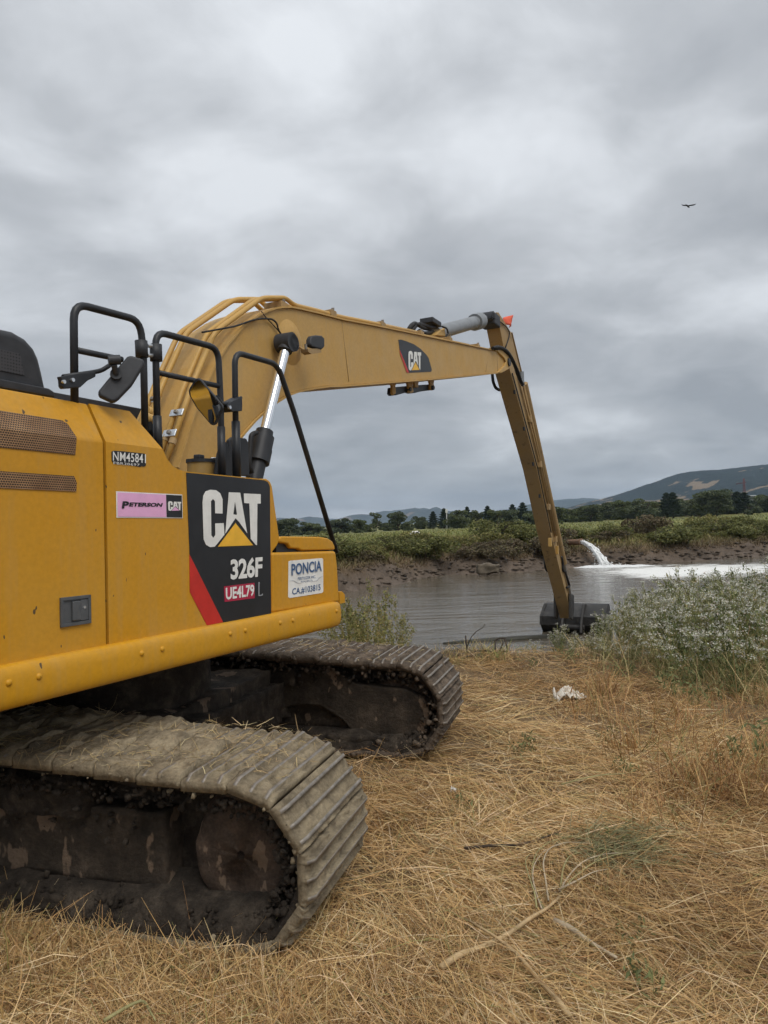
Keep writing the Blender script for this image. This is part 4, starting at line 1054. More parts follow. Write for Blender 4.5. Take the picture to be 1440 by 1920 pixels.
def shoe_mesh(seed, mats, dry, low=0.0, gh=0.030):
    xs = np.array([-0.118, -0.108, -0.094, -0.091, -0.073, -0.070, -0.050, -0.030, -0.011, -0.008, 0.008, 0.011, 0.030, 0.050, 0.070, 0.073, 0.091, 0.094, 0.108, 0.118])
    ys = np.linspace(-0.42, 0.42, 43)
    X, Y = np.meshgrid(xs, ys, indexing='ij')
    P = np.stack([X, Y, X * 0 + seed * 3.7], -1)
    xs = xs * 0.965
    X, Y = np.meshgrid(xs, ys, indexing='ij')
    m = 0.010 - low + 0.06 * (fbm(P * 17, seed, 5) - 0.3) + 0.10 * (fbm(P * 4.6, seed + 4, 3) - 0.42) * dry
    gr = np.zeros_like(X)
    inb = ((np.abs(X + 0.079) < 0.0095) | (np.abs(X) < 0.0082) | (np.abs(X - 0.079) < 0.0095))
    gr[inb] = gh
    rough_e = np.clip((0.42 - np.abs(Y)) / 0.03, 0.35, 1)
    Z = np.maximum(m, np.where(inb, gr, 0.0) * 1.0)
    steel = inb & (gr > m + 0.001)
    Z = np.where(inb, Z, Z) * rough_e
    Yj = Y * (1 + (fbm(P * 9, seed + 7, 3) - 0.5) * 0.04)
    nx, ny = X.shape
    V = np.stack([X, Yj, Z], -1).reshape(-1, 3).tolist()
    ii = np.arange(nx * ny).reshape(nx, ny)
    Fc = []; mi = []
    for i in range(nx - 1):
        for j in range(ny - 1):
            Fc.append((ii[i, j], ii[i + 1, j], ii[i + 1, j + 1], ii[i, j + 1])); mi.append(1 if steel[i:i + 2, j:j + 2].sum() >= 3 else 0)
    loop = list(ii[0, :]) + list(ii[1:, -1]) + list(ii[-1, -2::-1]) + list(ii[-2:0:-1, 0])
    b0 = len(V)
    for q in loop: V.append((V[q][0], V[q][1] * 0.99, -0.035))
    n = len(loop)
    for i in range(n): Fc.append((loop[(i + 1) % n], loop[i], b0 + i, b0 + (i + 1) % n)); mi.append(0)
    Fc.append(tuple(b0 + i for i in range(n))); mi.append(0)
    me = bpy.data.meshes.new('track_shoe'); me.from_pydata(V, [], [tuple(int(v) for v in f_) for f_ in Fc]); me.update()
    bm = bmesh.new(); bm.from_mesh(me); bmesh.ops.recalc_face_normals(bm, faces=bm.faces); bm.to_mesh(me); bm.free()
    me.polygons.foreach_set('material_index', mi); me.polygons.foreach_set('use_smooth', [True] * len(me.polygons))
    for q in mats: me.materials.append(q)
    return me
RCV, HALF, CZ = 0.378, 1.95, 0.53
def zfix(x, z): return z + 0.05 * min(max(HALF - x, 0.0), 2.2) * max(0.0, (z - CZ) / RCV)
def track(yc, shoes, framemat, mudm, seed, face, front=None):
    """face: -1 the side seen is the outer one (towards -y)"""
    fr = lumpy('track_frame', (-1.75, 1.53, yc - 0.25, yc + 0.25, 0.33, 0.70), 0.03, 0.022, 7, framemat, exc, seed)
    fr.matrix_parent_inverse = EXI; fr.matrix_basis = TMW
    cz = CZ
    L = 4 * HALF + 2 * PI * RCV; n = int(round(L / 0.238)); stp = L / n
    for i in range(n):
        s = i * stp
        if s < 2 * HALF: x, z, a = -HALF + s, cz + RCV, 0.0
        elif s < 2 * HALF + PI * RCV:
            t = (s - 2 * HALF) / RCV; x, z, a = HALF + RCV * math.sin(t), cz + RCV * math.cos(t), t
        elif s < 4 * HALF + PI * RCV: x, z, a = HALF - (s - 2 * HALF - PI * RCV), cz - RCV, PI
        else:
            t = (s - 4 * HALF - PI * RCV) / RCV; x, z, a = -HALF - RCV * math.sin(t), cz - RCV * math.cos(t), PI + t
        z = zfix(x, z)
        o = bpy.data.objects.new('track_shoe', (front if (front and 2 * HALF - 0.3 < s < 2 * HALF + PI * RCV + 0.4) else shoes)[(i * 7 + 3) % len(shoes)]); COL.objects.link(o); o.parent = fr
        o.location = (x, yc, z); o.rotation_euler = (0, a, 0)
        # link under each shoe
    # chain under the shoes
    ring = []
    for i in range(96):
        s = i / 96 * L
        if s < 2 * HALF: ring.append((-HALF + s, cz + RCV - 0.04, 0, 1))
        elif s < 2 * HALF + PI * RCV:
            t = (s - 2 * HALF) / RCV; ring.append((HALF + (RCV - 0.04) * math.sin(t), cz + (RCV - 0.04) * math.cos(t), math.sin(t), math.cos(t)))
        elif s < 4 * HALF + PI * RCV: ring.append((HALF - (s - 2 * HALF - PI * RCV), cz - RCV + 0.04, 0, -1))
        else:
            t = (s - 4 * HALF - PI * RCV) / RCV; ring.append((-HALF - (RCV - 0.04) * math.sin(t), cz - (RCV - 0.04) * math.cos(t), -math.sin(t), -math.cos(t)))
    ring = [(x, zfix(x, z), a_, b_) for x, z, a_, b_ in ring]
    for hw_, t0_, t1_, nm_ in ((0.16, -0.005, 0.09, 'track_chain'),):
        V, Fc = [], []
        for (x, z, nx_, nz_) in ring:
            for (d, y) in ((t0_, yc - hw_), (t0_, yc + hw_), (t1_, yc + hw_), (t1_, yc - hw_)): V.append((x - nx_ * d, y, z - nz_ * d))
        for i in range(96):
            for k in range(4): Fc.append((i * 4 + k, ((i + 1) % 96) * 4 + k, ((i + 1) % 96) * 4 + (k + 1) % 4, i * 4 + (k + 1) % 4))
        pmesh(nm_, V, Fc, MUDWET, fr)
    # mud packed round the inside of the chain: ragged rim
    for sd_ in (-1, 1):
        V, Fc = [], []
        K = 260
        for i in range(K):
            s = i / K * L
            if s < 2 * HALF: x, z, nx_, nz_ = -HALF + s, cz + RCV, 0, 1
            elif s < 2 * HALF + PI * RCV:
                t = (s - 2 * HALF) / RCV; x, z, nx_, nz_ = HALF + RCV * math.sin(t), cz + RCV * math.cos(t), math.sin(t), math.cos(t)
            elif s < 4 * HALF + PI * RCV: x, z, nx_, nz_ = HALF - (s - 2 * HALF - PI * RCV), cz - RCV, 0, -1
            else:
                t = (s - 4 * HALF - PI * RCV) / RCV; x, z, nx_, nz_ = -HALF - RCV * math.sin(t), cz - RCV * math.cos(t), -math.sin(t), -math.cos(t)
            z = zfix(x, z)
            pn = np.array([[x * 5, z * 5, seed + sd_]])
            wob = float(fbm(pn, seed, 4)[0]) - 0.4
            wob2 = float(fbm(pn * 2.3, seed + 3, 3)[0]) - 0.5
            onbot = 1.0 if nz_ < -0.8 else 0.0
            depth_in = 0.06 + 0.10 * max(0, wob) + onbot * 0.10
            yo = yc + sd_ * (0.395 + 0.03 * wob2)
            for (d, y) in ((0.02, yo), (0.045, yo + sd_ * 0.012 * wob), (depth_in, yc + sd_ * (0.33 + 0.08 * wob2)), (depth_in + 0.05, yc + sd_ * 0.14)):
                V.append((x - nx_ * d, y, z - nz_ * d))
        for i in range(K):
            for k in range(3): Fc.append((i * 4 + k, ((i + 1) % K) * 4 + k, ((i + 1) % K) * 4 + k + 1, i * 4 + k + 1))
        o = pmesh('mud_crust', V, Fc, mudm, fr, True); o['kind'] = 'stuff'
    # idler and sprocket: hubs with a muddy face
    for xx in (HALF - 0.02, -HALF + 0.02):
        V, Fc = [], []; prof = [(0.02, 0.25), (0.10, 0.255), (0.11, 0.24), (0.19, 0.245), (0.24, 0.235), (0.26, 0.20), (0.262, 0.12), (0.30, 0.11), (0.315, 0.08), (0.315, -0.08), (0.30, -0.11), (0.262, -0.12), (0.26, -0.20), (0.24, -0.235), (0.19, -0.245), (0.02, -0.25)]
        NA = 40
        for (r, y) in prof:
            for k in range(NA):
                th = 2 * PI * k / NA; V.append((xx + r * math.cos(th), yc + y, cz + r * math.sin(th)))
        P = np.array(V); d = (fbm(P * 8, seed + 2, 4) - 0.5)
        P[:, 1] += np.sign(P[:, 1] - yc) * d * 0.05; rr = P - np.array([xx, 0, cz]); P[:, 0] += rr[:, 0] * d * 0.14; P[:, 2] += rr[:, 2] * d * 0.14
        for j in range(len(prof) - 1):
            for k in range(NA): Fc.append((j * NA + k, j * NA + (k + 1) % NA, (j + 1) * NA + (k + 1) % NA, (j + 1) * NA + k))
        Fc.append(tuple(range(NA))); Fc.append(tuple((len(prof) - 1) * NA + k for k in reversed(range(NA))))
        pmesh('idler' if xx > 0 else 'sprocket', P, Fc, IDL, fr, True)
    q = lumpy('mud_core', (-1.9, 1.95, yc - 0.10, yc + 0.10, 0.22, 0.84), 0.06, 0.03, 4.0, mudm, fr, seed + 70); q['kind'] = 'stuff'
    for xx in np.linspace(-1.3, 0.95, 7):
        cyl('roller', (xx, yc - 0.19, 0.31), (xx, yc + 0.19, 0.31), 0.10, MUDWET, fr, 16)
    # clotted mud on the frame and along the lower run
    q = lumpy('mud_layer', (-1.8, 1.85, yc - 0.36, yc + 0.36, 0.17, 0.29), 0.03, 0.055, 6.5, mudm, fr, seed + 30); q['kind'] = 'stuff'
    q = lumpy('mud_layer', (-1.8, 1.1, yc - 0.31, yc + 0.31, 0.64, 0.84), 0.03, 0.06, 6.0, mudm, fr, seed + 50); q['kind'] = 'stuff'
    return fr
def clods(name, n, pos, smin, smax, mat, parent, seed, flat_=(1, 1, 1), smooth=False):
    ico = [(0, 0, 1)] + [(0.894 * math.cos(k * PI * 0.4), 0.894 * math.sin(k * PI * 0.4), 0.447) for k in range(5)] + [(0.894 * math.cos((k + 0.5) * PI * 0.4), 0.894 * math.sin((k + 0.5) * PI * 0.4), -0.447) for k in range(5)] + [(0, 0, -1)]
    icf = [(0, 1 + k, 1 + (k + 1) % 5) for k in range(5)] + [(1 + k, 6 + k, 1 + (k + 1) % 5) for k in range(5)] + [(1 + (k + 1) % 5, 6 + k, 6 + (k + 1) % 5) for k in range(5)] + [(11, 6 + (k + 1) % 5, 6 + k) for k in range(5)]
    I = np.array(ico); Fi = np.array(icf); P = pos(n)
    s = rng.uniform(0, 1, (n, 1, 1)) ** 2 * (smax - smin) + smin
    V = P[:, None, :] + I[None] * s * rng.uniform(0.55, 1.25, (n, 12, 1)) * rng.uniform(0.6, 1.2, (n, 1, 3)) * np.array(flat_)
    Fc = (Fi[None] + (np.arange(n) * 12)[:, None, None]).reshape(-1, 3)
    o = npmesh(name, V.reshape(-1, 3), Fc, mat, parent, smooth=smooth); o['kind'] = 'stuff'; return o
def ring_pos(yc, sd_, inset, start=-0.02):
    def f(n):
        s = rng.uniform(-0.6, 2 * HALF + PI * RCV + 1.5, n); out = []
        r_ = RCV - 0.01
        for q in s:
            d = rng.uniform(start, inset) ; rr = r_ - d; cz = CZ
            if q < 2 * HALF: x, z = -HALF + q, cz + rr
            elif q < 2 * HALF + PI * RCV: t = (q - 2 * HALF) / RCV; x, z = HALF + rr * math.sin(t), cz + rr * math.cos(t)
            else: x, z = HALF - (q - 2 * HALF - PI * RCV), cz - rr
            z = zfix(x, z)
            out.append((x, yc + sd_ * (0.40 + rng.normal(0, 0.012) - d * 0.5), z))
        return np.array(out)
    return f
shoes_dry = [shoe_mesh(s, (MUDDRY, WORN), 1.0, -0.010, 0.028) for s in range(1, 7)]
shoes_front = [shoe_mesh(s, (MUDDRY, WORN), 0.45, 0.012, 0.038) for s in range(21, 27)]
shoes_bfront = [shoe_mesh(s, (MUDMID, WORN), 0.4, 0.008, 0.036) for s in range(31, 36)]
shoes_brn = [shoe_mesh(s, (MUDMID, WORN), 0.6) for s in range(11, 16)]
tr_near = track(-1.46, shoes_dry, MUDFRM, MUDWET, 3, -1, shoes_front)
tr_far = track(1.46, shoes_brn, MUDFRM, MUDWET, 40, 1, shoes_bfront)
clods('mud_clods', 420, ring_pos(-1.46, -1, 0.05), 0.004, 0.020, MUDDRY, tr_near, 1)
clods('mud_clods', 1300, ring_pos(-1.46, -1, 0.15, 0.055), 0.006, 0.026, MUDWET, tr_near, 2)
clods('mud_clods', 600, ring_pos(1.46, -1, 0.10), 0.008, 0.034, MUDMID, tr_far, 3)
clods('mud_clods', 600, ring_pos(1.46, -1, 0.16, 0.055), 0.006, 0.024, MUDWET, tr_far, 4)
clods('mud_clods', 700, lambda n: np.stack([rng.uniform(-1.8, 1.5, n), -1.46 - rng.uniform(0.22, 0.36, n), rng.choice([0.22, 0.30, 0.62, 0.70, 0.16], n) + rng.normal(0, 0.035, n)], -1), 0.005, 0.026, MUDWET, tr_near, 5)
clods('mud_clods', 500, lambda n: np.stack([rng.uniform(-0.8, 1.4, n), 1.46 - rng.uniform(0.22, 0.34, n), rng.choice([0.20, 0.72, 0.78, 0.16], n) + rng.normal(0, 0.03, n)], -1), 0.005, 0.026, MUDWET, tr_far, 6)
# side plate of the far frame: arched box with rounded nose round the idler
FAN = 1.46 - 0.32
def tpt(px, py, y):
    d = ray(px, py); n = TN; p0 = TC + TN * y
    P = CAM + d * (((p0 - CAM) @ n) / (d @ n)); q = P - TC; return (q @ TT, q[2])
npx = [(330, 1375), (370, 1310), (520, 1262), (620, 1252), (665, 1282), (700, 1286), (760, 1292), (795, 1310), (808, 1340), (800, 1372), (775, 1392), (740, 1398), (690, 1382), (660, 1372), (640, 1350), (600, 1325), (560, 1322), (500, 1336), (440, 1358), (400, 1400), (330, 1420)]
o = prism_y('frame_plate', [tpt(*p, FAN) for p in npx], FAN, FAN + 0.12, MUDFRM, tr_far, 0.02, 2)
o = lumpy('mud_layer', (-0.6, 1.0, FAN - 0.03, 1.3, 0.70, 0.84), 0.035, 0.045, 6, MUDWET, tr_far, 77); o['kind'] = 'stuff'
# carbody and slew ring
def trk(o):
    o.matrix_parent_inverse = EXI; o.matrix_basis = TMW; return o
car = trk(lumpy('carbody', (-1.1, 0.8, -1.35, 1.35, 0.50, 0.84), 0.035, 0.06, 4, MUDFRM, exc, 90))
trk(lumpy('carbody_leg', (0.30, 0.92, -1.3, 1.3, 0.40, 0.74), 0.035, 0.06, 5, MUDWET, exc, 95))
o = cyl('slew_ring', (0, 0, 0.8), (0, 0, z0b + 0.22), 0.72, MUDWET, exc, 40); trk(o)

# ================================================================== vegetation
STRAW = attrmat('straw', 0.65, 0.15, spec=0.25)
LEAF = attrmat('foliage', 0.75, 0.25, spec=0.2)
BARK = plain('bark', (0.07, 0.052, 0.04), 0.9, var=0.4, sc=10, bump=0.4)
def blades(P, az, el, ln, wd, bend, col, mat, name, parent=None, roll=None):
    """curved two-segment blades. P base (n,3); arrays for the rest"""
    n = len(P)
    d0 = np.stack([np.cos(az) * np.cos(el), np.sin(az) * np.cos(el), np.sin(el)], -1)
    el1 = el - bend
    d1 = np.stack([np.cos(az) * np.cos(el1), np.sin(az) * np.cos(el1), np.sin(el1)], -1)
    sidev = np.stack([-np.sin(az), np.cos(az), np.zeros(n)], -1)
    upv = np.cross(d0, sidev); r = rng.uniform(-0.9, 0.9, n)[:, None]
    sidev = sidev * np.cos(r) + upv * np.sin(r)
    h = ln[:, None] / 2; w2 = wd[:, None] / 2
    p1 = P + d0 * h; p2 = p1 + d1 * h
    V = np.stack([P - sidev * w2, P + sidev * w2, p1 + sidev * w2 * 0.9, p1 - sidev * w2 * 0.9, p2 + sidev * w2 * 0.35, p2 - sidev * w2 * 0.35], 1).reshape(-1, 3)
    b = np.arange(n)[:, None] * 6
    Fc = np.concatenate([b + np.array([0, 1, 2, 3]), b + np.array([3, 2, 4, 5])], 0)
    return npmesh(name, V, Fc, mat, parent, col=np.repeat(col, 6, 0))
def palette(n, cols, wts, jit=0.18):
    c = np.array(cols)[rng.choice(len(cols), n, p=np.array(wts) / sum(wts))]
    return c * (1 + rng.uniform(-jit, jit, (n, 1)) + rng.uniform(-0.05, 0.05, (n, 3)))
def in_track(x, y, pad=0.0):
    q0 = (x - TC[0]) * TT[0] + (y - TC[1]) * TT[1]; q1 = (x - TC[0]) * TN[0] + (y - TC[1]) * TN[1]
    return (np.abs(q0) < 1.95 + pad) & (np.minimum(np.abs(q1 - 1.46), np.abs(q1 + 1.46)) < 0.40 + pad)
HAYC = [(0.63, 0.42, 0.185), (0.73, 0.53, 0.27), (0.49, 0.305, 0.13), (0.24, 0.145, 0.066), (0.83, 0.66, 0.41), (0.28, 0.26, 0.10)]
def scatter(n, f):
    """n points with depth density ~ 1/y**2 on the near bank"""
    y = 1 / rng.uniform(1 / 13.5, 1 / 2.3, n); x = rng.uniform(-1, 1, n) * (0.62 * y + 0.5)
    k = f(x, y); return x[k], y[k]
def weedy(x, y):          # 0..1: inside the flowering weed patch
    front = np.maximum(7.7, 11.3 - 2.2 * (x - 2.0))
    return np.clip((y - front) / 1.2, 0, 1) * (x > 2.0)
# flattened hay
def keep_hay(x, y):
    bare = fbm2(x * 1.5, y * 1.5, 61, 4)
    p = np.where(bare < 0.43, 0.18, np.where(bare < 0.48, 0.55, 1.0)) * (1 - 0.8 * weedy(x, y))
    return (y < edge(x) + 0.3) & ~in_track(x, y, -0.02) & (rng.random(len(x)) < p)
x, y = scatter(285000, keep_hay); n = len(x)
flow = fbm2(x * 0.55, y * 0.55, 71, 3) * 9.0 + fbm2(x * 2.1, y * 2.1, 75, 2) * 3.0
az = flow + rng.normal(0, 0.75, n) + PI * (rng.random(n) < 0.5)
thick = 0.05 * fbm2(x * 2.2, y * 2.2, 81, 3)
z = height(x, y) + rng.uniform(-0.005, 1.0, n) ** 1.4 * 1.0 * (0.025 + thick)
el = np.abs(rng.normal(0.0, 0.16, n)) + 0.02
ln = rng.uniform(0.12, 0.42, n) * (1 + 0.02 * y); wd = rng.uniform(0.0016, 0.0040, n) * (0.8 + 0.10 * y)
tone = fbm2(x * 0.8, y * 0.8, 85, 3)
col = palette(n, HAYC, [28, 24, 20, 16, 12, 4])
brown = np.clip(sstep((tone - 0.42) / 0.2) * np.where(x > 1.4, 0.95, 0.6) + 0.5 * sstep((fbm2(x * 2.6, y * 2.6, 87, 3) - 0.5) / 0.2), 0, 1.25)[:, None]
col = col * (1 - brown * np.array([0.30, 0.36, 0.42]))
o = blades(np.stack([x, y, z], -1), az, el, ln, wd, rng.normal(0.25, 0.25, n), col, STRAW, 'straw')
tag(o, 'flattened golden straw covering the near bank', None, kind='stuff')
# standing dry grass: bottom left by the track, mid right, along the pond edge
def tufts(centres, per, hgt, spread, cols, wts, name, label, el_lo=0.7, lean=None):
    P, A, E_, L_, W_, B_, Cc = [], [], [], [], [], [], []
    for (cx_, cy_, s) in centres:
        m = int(per * s)
        xx = cx_ + rng.normal(0, spread, m); yy = cy_ + rng.normal(0, spread, m)
        P.append(np.stack([xx, yy, height(xx, yy) - 0.01], -1))
        A.append(rng.uniform(0, 2 * PI, m) if lean is None else rng.normal(lean, 0.9, m)); E_.append(rng.uniform(el_lo, 1.5, m))
        L_.append(hgt * s * rng.uniform(0.5, 1.1, m)); W_.append(rng.uniform(0.003, 0.006, m) * (0.8 + 0.07 * cy_)); B_.append(rng.uniform(0.0, 0.7, m))
        Cc.append(palette(m, cols, wts))
    o = blades(np.concatenate(P), np.concatenate(A), np.concatenate(E_), np.concatenate(L_), np.concatenate(W_), np.concatenate(B_), np.concatenate(Cc), STRAW, name)
    return tag(o, label, None, kind='stuff')
cs = []
for _ in range(34):
    cx_ = rng.uniform(-2.3, -0.15); t = rng.uniform(0, 1) ** 1.6
    cy_ = 2.35 + t * (0.95 - 0.30 * (cx_ + 2.0) * 0.3) - 0.0
    if not in_track(np.array([cx_]), np.array([cy_]), 0.02)[0]: cs.append((cx_, cy_, rng.uniform(0.45, 1.0)))
for _ in range(16):
    s_ = rng.uniform(-1.9, 1.5); p = TC + TT * s_ - TN * (1.46 + rng.uniform(0.46, 0.60)); cs.append((p[0], p[1], rng.uniform(0.5, 1.0)))
tufts(cs, 90, 0.30, 0.10, [(0.46, 0.29, 0.12), (0.58, 0.42, 0.20), (0.33, 0.20, 0.09), (0.27, 0.25, 0.08)], [5, 3, 3, 1], 'dry_grass', 'standing dry grass along the near track', 0.35)
cs = [(rng.uniform(1.6, 5.0), rng.uniform(4.6, 8.2), rng.uniform(0.5, 1.1)) for _ in range(80)]
cs = [c for c in cs if c[0] > 1.4 + 0.14 * (c[1] - 4)]
tufts(cs, 60, 0.42, 0.16, [(0.44, 0.25, 0.10), (0.55, 0.36, 0.16), (0.30, 0.17, 0.08), (0.25, 0.24, 0.09)], [5, 3, 4, 2], 'brown_grass', 'thin reddish brown grass standing before the flowering weeds', 0.5)
cs = [(xx, edge(np.array([xx]))[0] - rng.uniform(-0.2, 0.5), rng.uniform(0.5, 1.0)) for xx in rng.uniform(-3.5, 1.6, 60)]
tufts(cs, 70, 0.34, 0.14, [(0.44, 0.33, 0.14), (0.52, 0.40, 0.2), (0.22, 0.25, 0.08), (0.30, 0.19, 0.09)], [4, 3, 4, 2], 'bank_grass', 'ragged dry grass along the pond edge', 0.5)

# ---- leafy plants ------------------------------------------------------------
def quads(Cn, U_, V_, col):
    n = len(Cn)
    V = np.stack([Cn - U_ - V_ * 0.0, Cn - V_ * 1.0, Cn + U_, Cn + V_], 1).reshape(-1, 3)
    Fc = np.arange(n * 4).reshape(n, 4)
    return V, Fc, np.repeat(col, 4, 0)
def rand_unit(n):
    v = rng.normal(0, 1, (n, 3)); return v / np.linalg.norm(v, axis=1)[:, None]
def leaf_mesh(name, Cn, size, col, aspect=0.5, mat=LEAF, up=None):
    n = len(Cn); a = rand_unit(n)
    if up is not None: a = a * (1 - up) + np.array([0, 0, 1.0]) * up; a /= np.linalg.norm(a, axis=1)[:, None]
    b = np.cross(a, rand_unit(n)); b /= np.linalg.norm(b, axis=1)[:, None]
    s = (size * rng.uniform(0.6, 1.4, n))[:, None]
    V, Fc, c = quads(np.asarray(Cn), a * s, b * s * aspect, col)
    me_o = npmesh(name, V, Fc, mat, None, col=c)
    me = me_o.data; bpy.data.objects.remove(me_o); return me
def stems_mesh(name, paths, r, mat, n=4):
    parts = [tube_geo(p, [r * (1 - 0.7 * i / (len(p) - 1)) for i in range(len(p))], n, False) for p in paths]
    V, Fc = merge(parts)
    me = bpy.data.meshes.new(name); me.from_pydata(V, [], Fc); me.update(); me.materials.append(mat); return me
STEMG = plain('weed_stem', (0.25, 0.25, 0.09), 0.8, var=0.35, sc=6, bump=0)
STEMP = plain('pale_stalk', (0.42, 0.33, 0.17), 0.8, var=0.3, sc=8, bump=0.2)
FLOW = attrmat('white_blossom', 0.8, 0.2)
def weed_variant(h, nst, seed, leafc, blossom=True, spread=0.35, leafn=36, leafs=0.035, lean=(0, 0)):
    paths, L, B, LC = [], [], [], []
    for k in range(nst):
        a = rng.uniform(0, 2 * PI); r = spread * math.sqrt(rng.random()); hh = h * rng.uniform(0.65, 1.08)
        b0 = np.array([0.10 * math.cos(a) * rng.random(), 0.10 * math.sin(a) * rng.random(), -0.03])
        tip = np.array([r * math.cos(a) + lean[0] * hh, r * math.sin(a) + lean[1] * hh, hh * math.sqrt(max(0.2, 1 - (r / h) ** 2))])
        mid = (b0 + tip) / 2 + np.array([0, 0, 0.08 * hh]) + rng.normal(0, 0.02, 3)
        pth = [(1 - t) ** 2 * b0 + 2 * t * (1 - t) * mid + t * t * tip for t in np.linspace(0, 1, 6)]
        paths.append(pth)
        for _ in range(leafn):
            t = rng.uniform(0.12, 0.97); i = int(t * 5); f_ = t * 5 - i; p = pth[i] * (1 - f_) + pth[min(i + 1, 5)] * f_
            L.append(p + rng.normal(0, 0.028, 3))
        if blossom:
            for _ in range(rng.integers(3, 9) if k % 3 else 1):
                t = rng.uniform(0.66, 1.02); i = min(int(t * 5), 4); f_ = t * 5 - i
                p = pth[i] * (1 - f_) + pth[i + 1] * f_ + np.append(rng.normal(0, 0.05, 2), rng.normal(0.02, 0.025))
                q = rng.normal(0, 1, (13, 3)) * np.array([0.026, 0.026, 0.014]); B += list(p + q)
                paths.append([pth[i], (pth[i] + p) / 2 + np.array([0, 0, -0.01]), p])
    L = np.array(L); B = np.array(B) if B else None
    lc = palette(len(L), leafc, [3, 3, 2, 1], 0.25)
    return paths, leaf_mesh('leaves', L, leafs, lc, 0.32, up=0.45), (leaf_mesh('blossoms', B, 0.0105, palette(len(B), [(0.66, 0.65, 0.58), (0.55, 0.54, 0.45), (0.42, 0.41, 0.31), (0.60, 0.52, 0.44)], [5, 4, 2, 1], 0.15), 0.9, FLOW) if blossom else None)
def make_plant(name, v, loc, rz, s, label, cat, group=None, tilt=0.0, blossom=True):
    o = empty(name, loc); o.rotation_euler = (tilt * math.cos(rz * 3), tilt * math.sin(rz * 3), rz); o.scale = (s, s, s)
    for nm_, me in zip(('stems', 'leaves', 'blossoms'), v):
        if me is None: continue
        c = bpy.data.objects.new(nm_, me); COL.objects.link(c); c.parent = o
    return tag(o, label, cat, group)
GL = [(0.24, 0.245, 0.125), (0.31, 0.30, 0.17), (0.17, 0.185, 0.085), (0.46, 0.40, 0.23)]
WV = []
for k in range(6):
    gk = [tuple(np.array(c_) * np.array([(0.62, 0.72, 0.6), (1.0, 1.0, 1.0), (1.12, 1.05, 0.95)][k % 3])) for c_ in GL]
    p_, l_, b_ = weed_variant(rng.uniform(0.70, 1.02), 13, k, gk, True, 0.42, 40, 0.034, (rng.uniform(-0.15, 0.05), 0))
    WV.append((stems_mesh('stems', p_, 0.0055, STEMG), l_, b_))
cnt = 0; tries = 0
spots = []
while len(spots) < 105 and tries < 6000:
    tries += 1
    x_ = rng.uniform(2.1, 10.0); y_ = rng.uniform(7.4, 15.5)
    wgt = weedy(np.array([x_]), np.array([y_]))[0]
    if wgt < 0.12 or y_ > edge(np.array([x_]))[0] + 1.3 or x_ > 0.62 * y_ + 0.8: continue
    if any((x_ - a) ** 2 + (y_ - b) ** 2 < 0.40 ** 2 for a, b, _ in spots): continue
    spots.append((x_, y_, wgt))
for i, (x_, y_, wgt) in enumerate(spots):
    s = (0.62 + 0.38 * wgt) * rng.uniform(0.85, 1.15)
    if y_ > edge(np.array([x_]))[0] - 0.2: s *= 1.12
    s *= float(np.interp(720 + 1400 * x_ / y_, [1000, 1080, 1140, 1200, 1300], [0.28, 0.38, 0.58, 0.84, 0.98]))
    make_plant('flowering_weed', WV[i % 6], (x_, y_, float(height(np.array([x_]), np.array([y_]))[0])), rng.uniform(0, 6.28), s,
               'white blossomed grey green weed ' + ('in front of the bucket' if 720 + 1400 * x_ / y_ < 1130 else 'in the middle of the right patch' if 720 + 1400 * x_ / y_ < 1300 else 'at the right edge of the patch') + (', front side' if y_ < 9.6 else ', pond side' if y_ > 12 else ', mid depth'), 'weed', 'white flowering weeds on the right bank', 0.1)
# understorey of the patch
cs = [(a, b, rng.uniform(0.6, 1.2) * float(np.interp(720 + 1400 * a / b, [1000, 1080, 1200], [0.25, 0.4, 1.0]))) for a, b, _ in spots]
tufts(cs, 85, 0.46, 0.26, [(0.25, 0.25, 0.10), (0.40, 0.34, 0.16), (0.55, 0.42, 0.21), (0.17, 0.19, 0.075)], [3, 3, 3, 2], 'undergrowth', 'tangled green and tan undergrowth below the flowering weeds', 0.5)
cs = [(a + rng.normal(0, 0.25), b - rng.uniform(0.1, 0.7), rng.uniform(0.6, 1.1) * float(np.interp(720 + 1400 * a / b, [1000, 1080, 1200], [0.25, 0.45, 1.0]))) for a, b, w_ in spots if b < 11]
tufts(cs, 30, 0.72, 0.20, [(0.46, 0.37, 0.19), (0.58, 0.46, 0.25), (0.33, 0.32, 0.14), (0.40, 0.26, 0.13)], [3, 3, 3, 2], 'tall_stalks', 'tall tan grass stalks rising through the front of the weed patch', 0.75)
# loose green weeds left, between the machine and the water
LW = []
for k in range(3):
    p_, l_, b_ = weed_variant(1.15, 14, 20 + k, [(0.22, 0.22, 0.075), (0.30, 0.275, 0.10), (0.16, 0.17, 0.06), (0.40, 0.32, 0.13)], False, 0.55, 130, 0.026)
    LW.append((stems_mesh('stems', p_, 0.006, STEMP), l_, None))
lwlab = ['tallest yellow green weed clump against the storage box corner', 'yellow green weed clump leaning over the water left of the pond', 'lower green weed clump behind the far track', 'straggling weed clump nearest the open water behind the far track', 'dry yellowing weed clump beneath the side beam end', 'small weed clump hidden low behind the far track shoes']
for i, (px_, dep, s) in enumerate([(655, 9.9, 0.95), (712, 10.3, 1.0), (688, 9.4, 0.74), (745, 10.2, 0.68), (640, 9.2, 0.7), (722, 9.2, 0.5)]):
    q = at_depth(px_, 1180, dep); make_plant('weed_clump', LW[i % 3], (q[0], q[1], float(height(np.array([q[0]]), np.array([q[1]]))[0])), i * 1.3, s, lwlab[i], 'weed', 'green weeds behind the machine', 0.12)

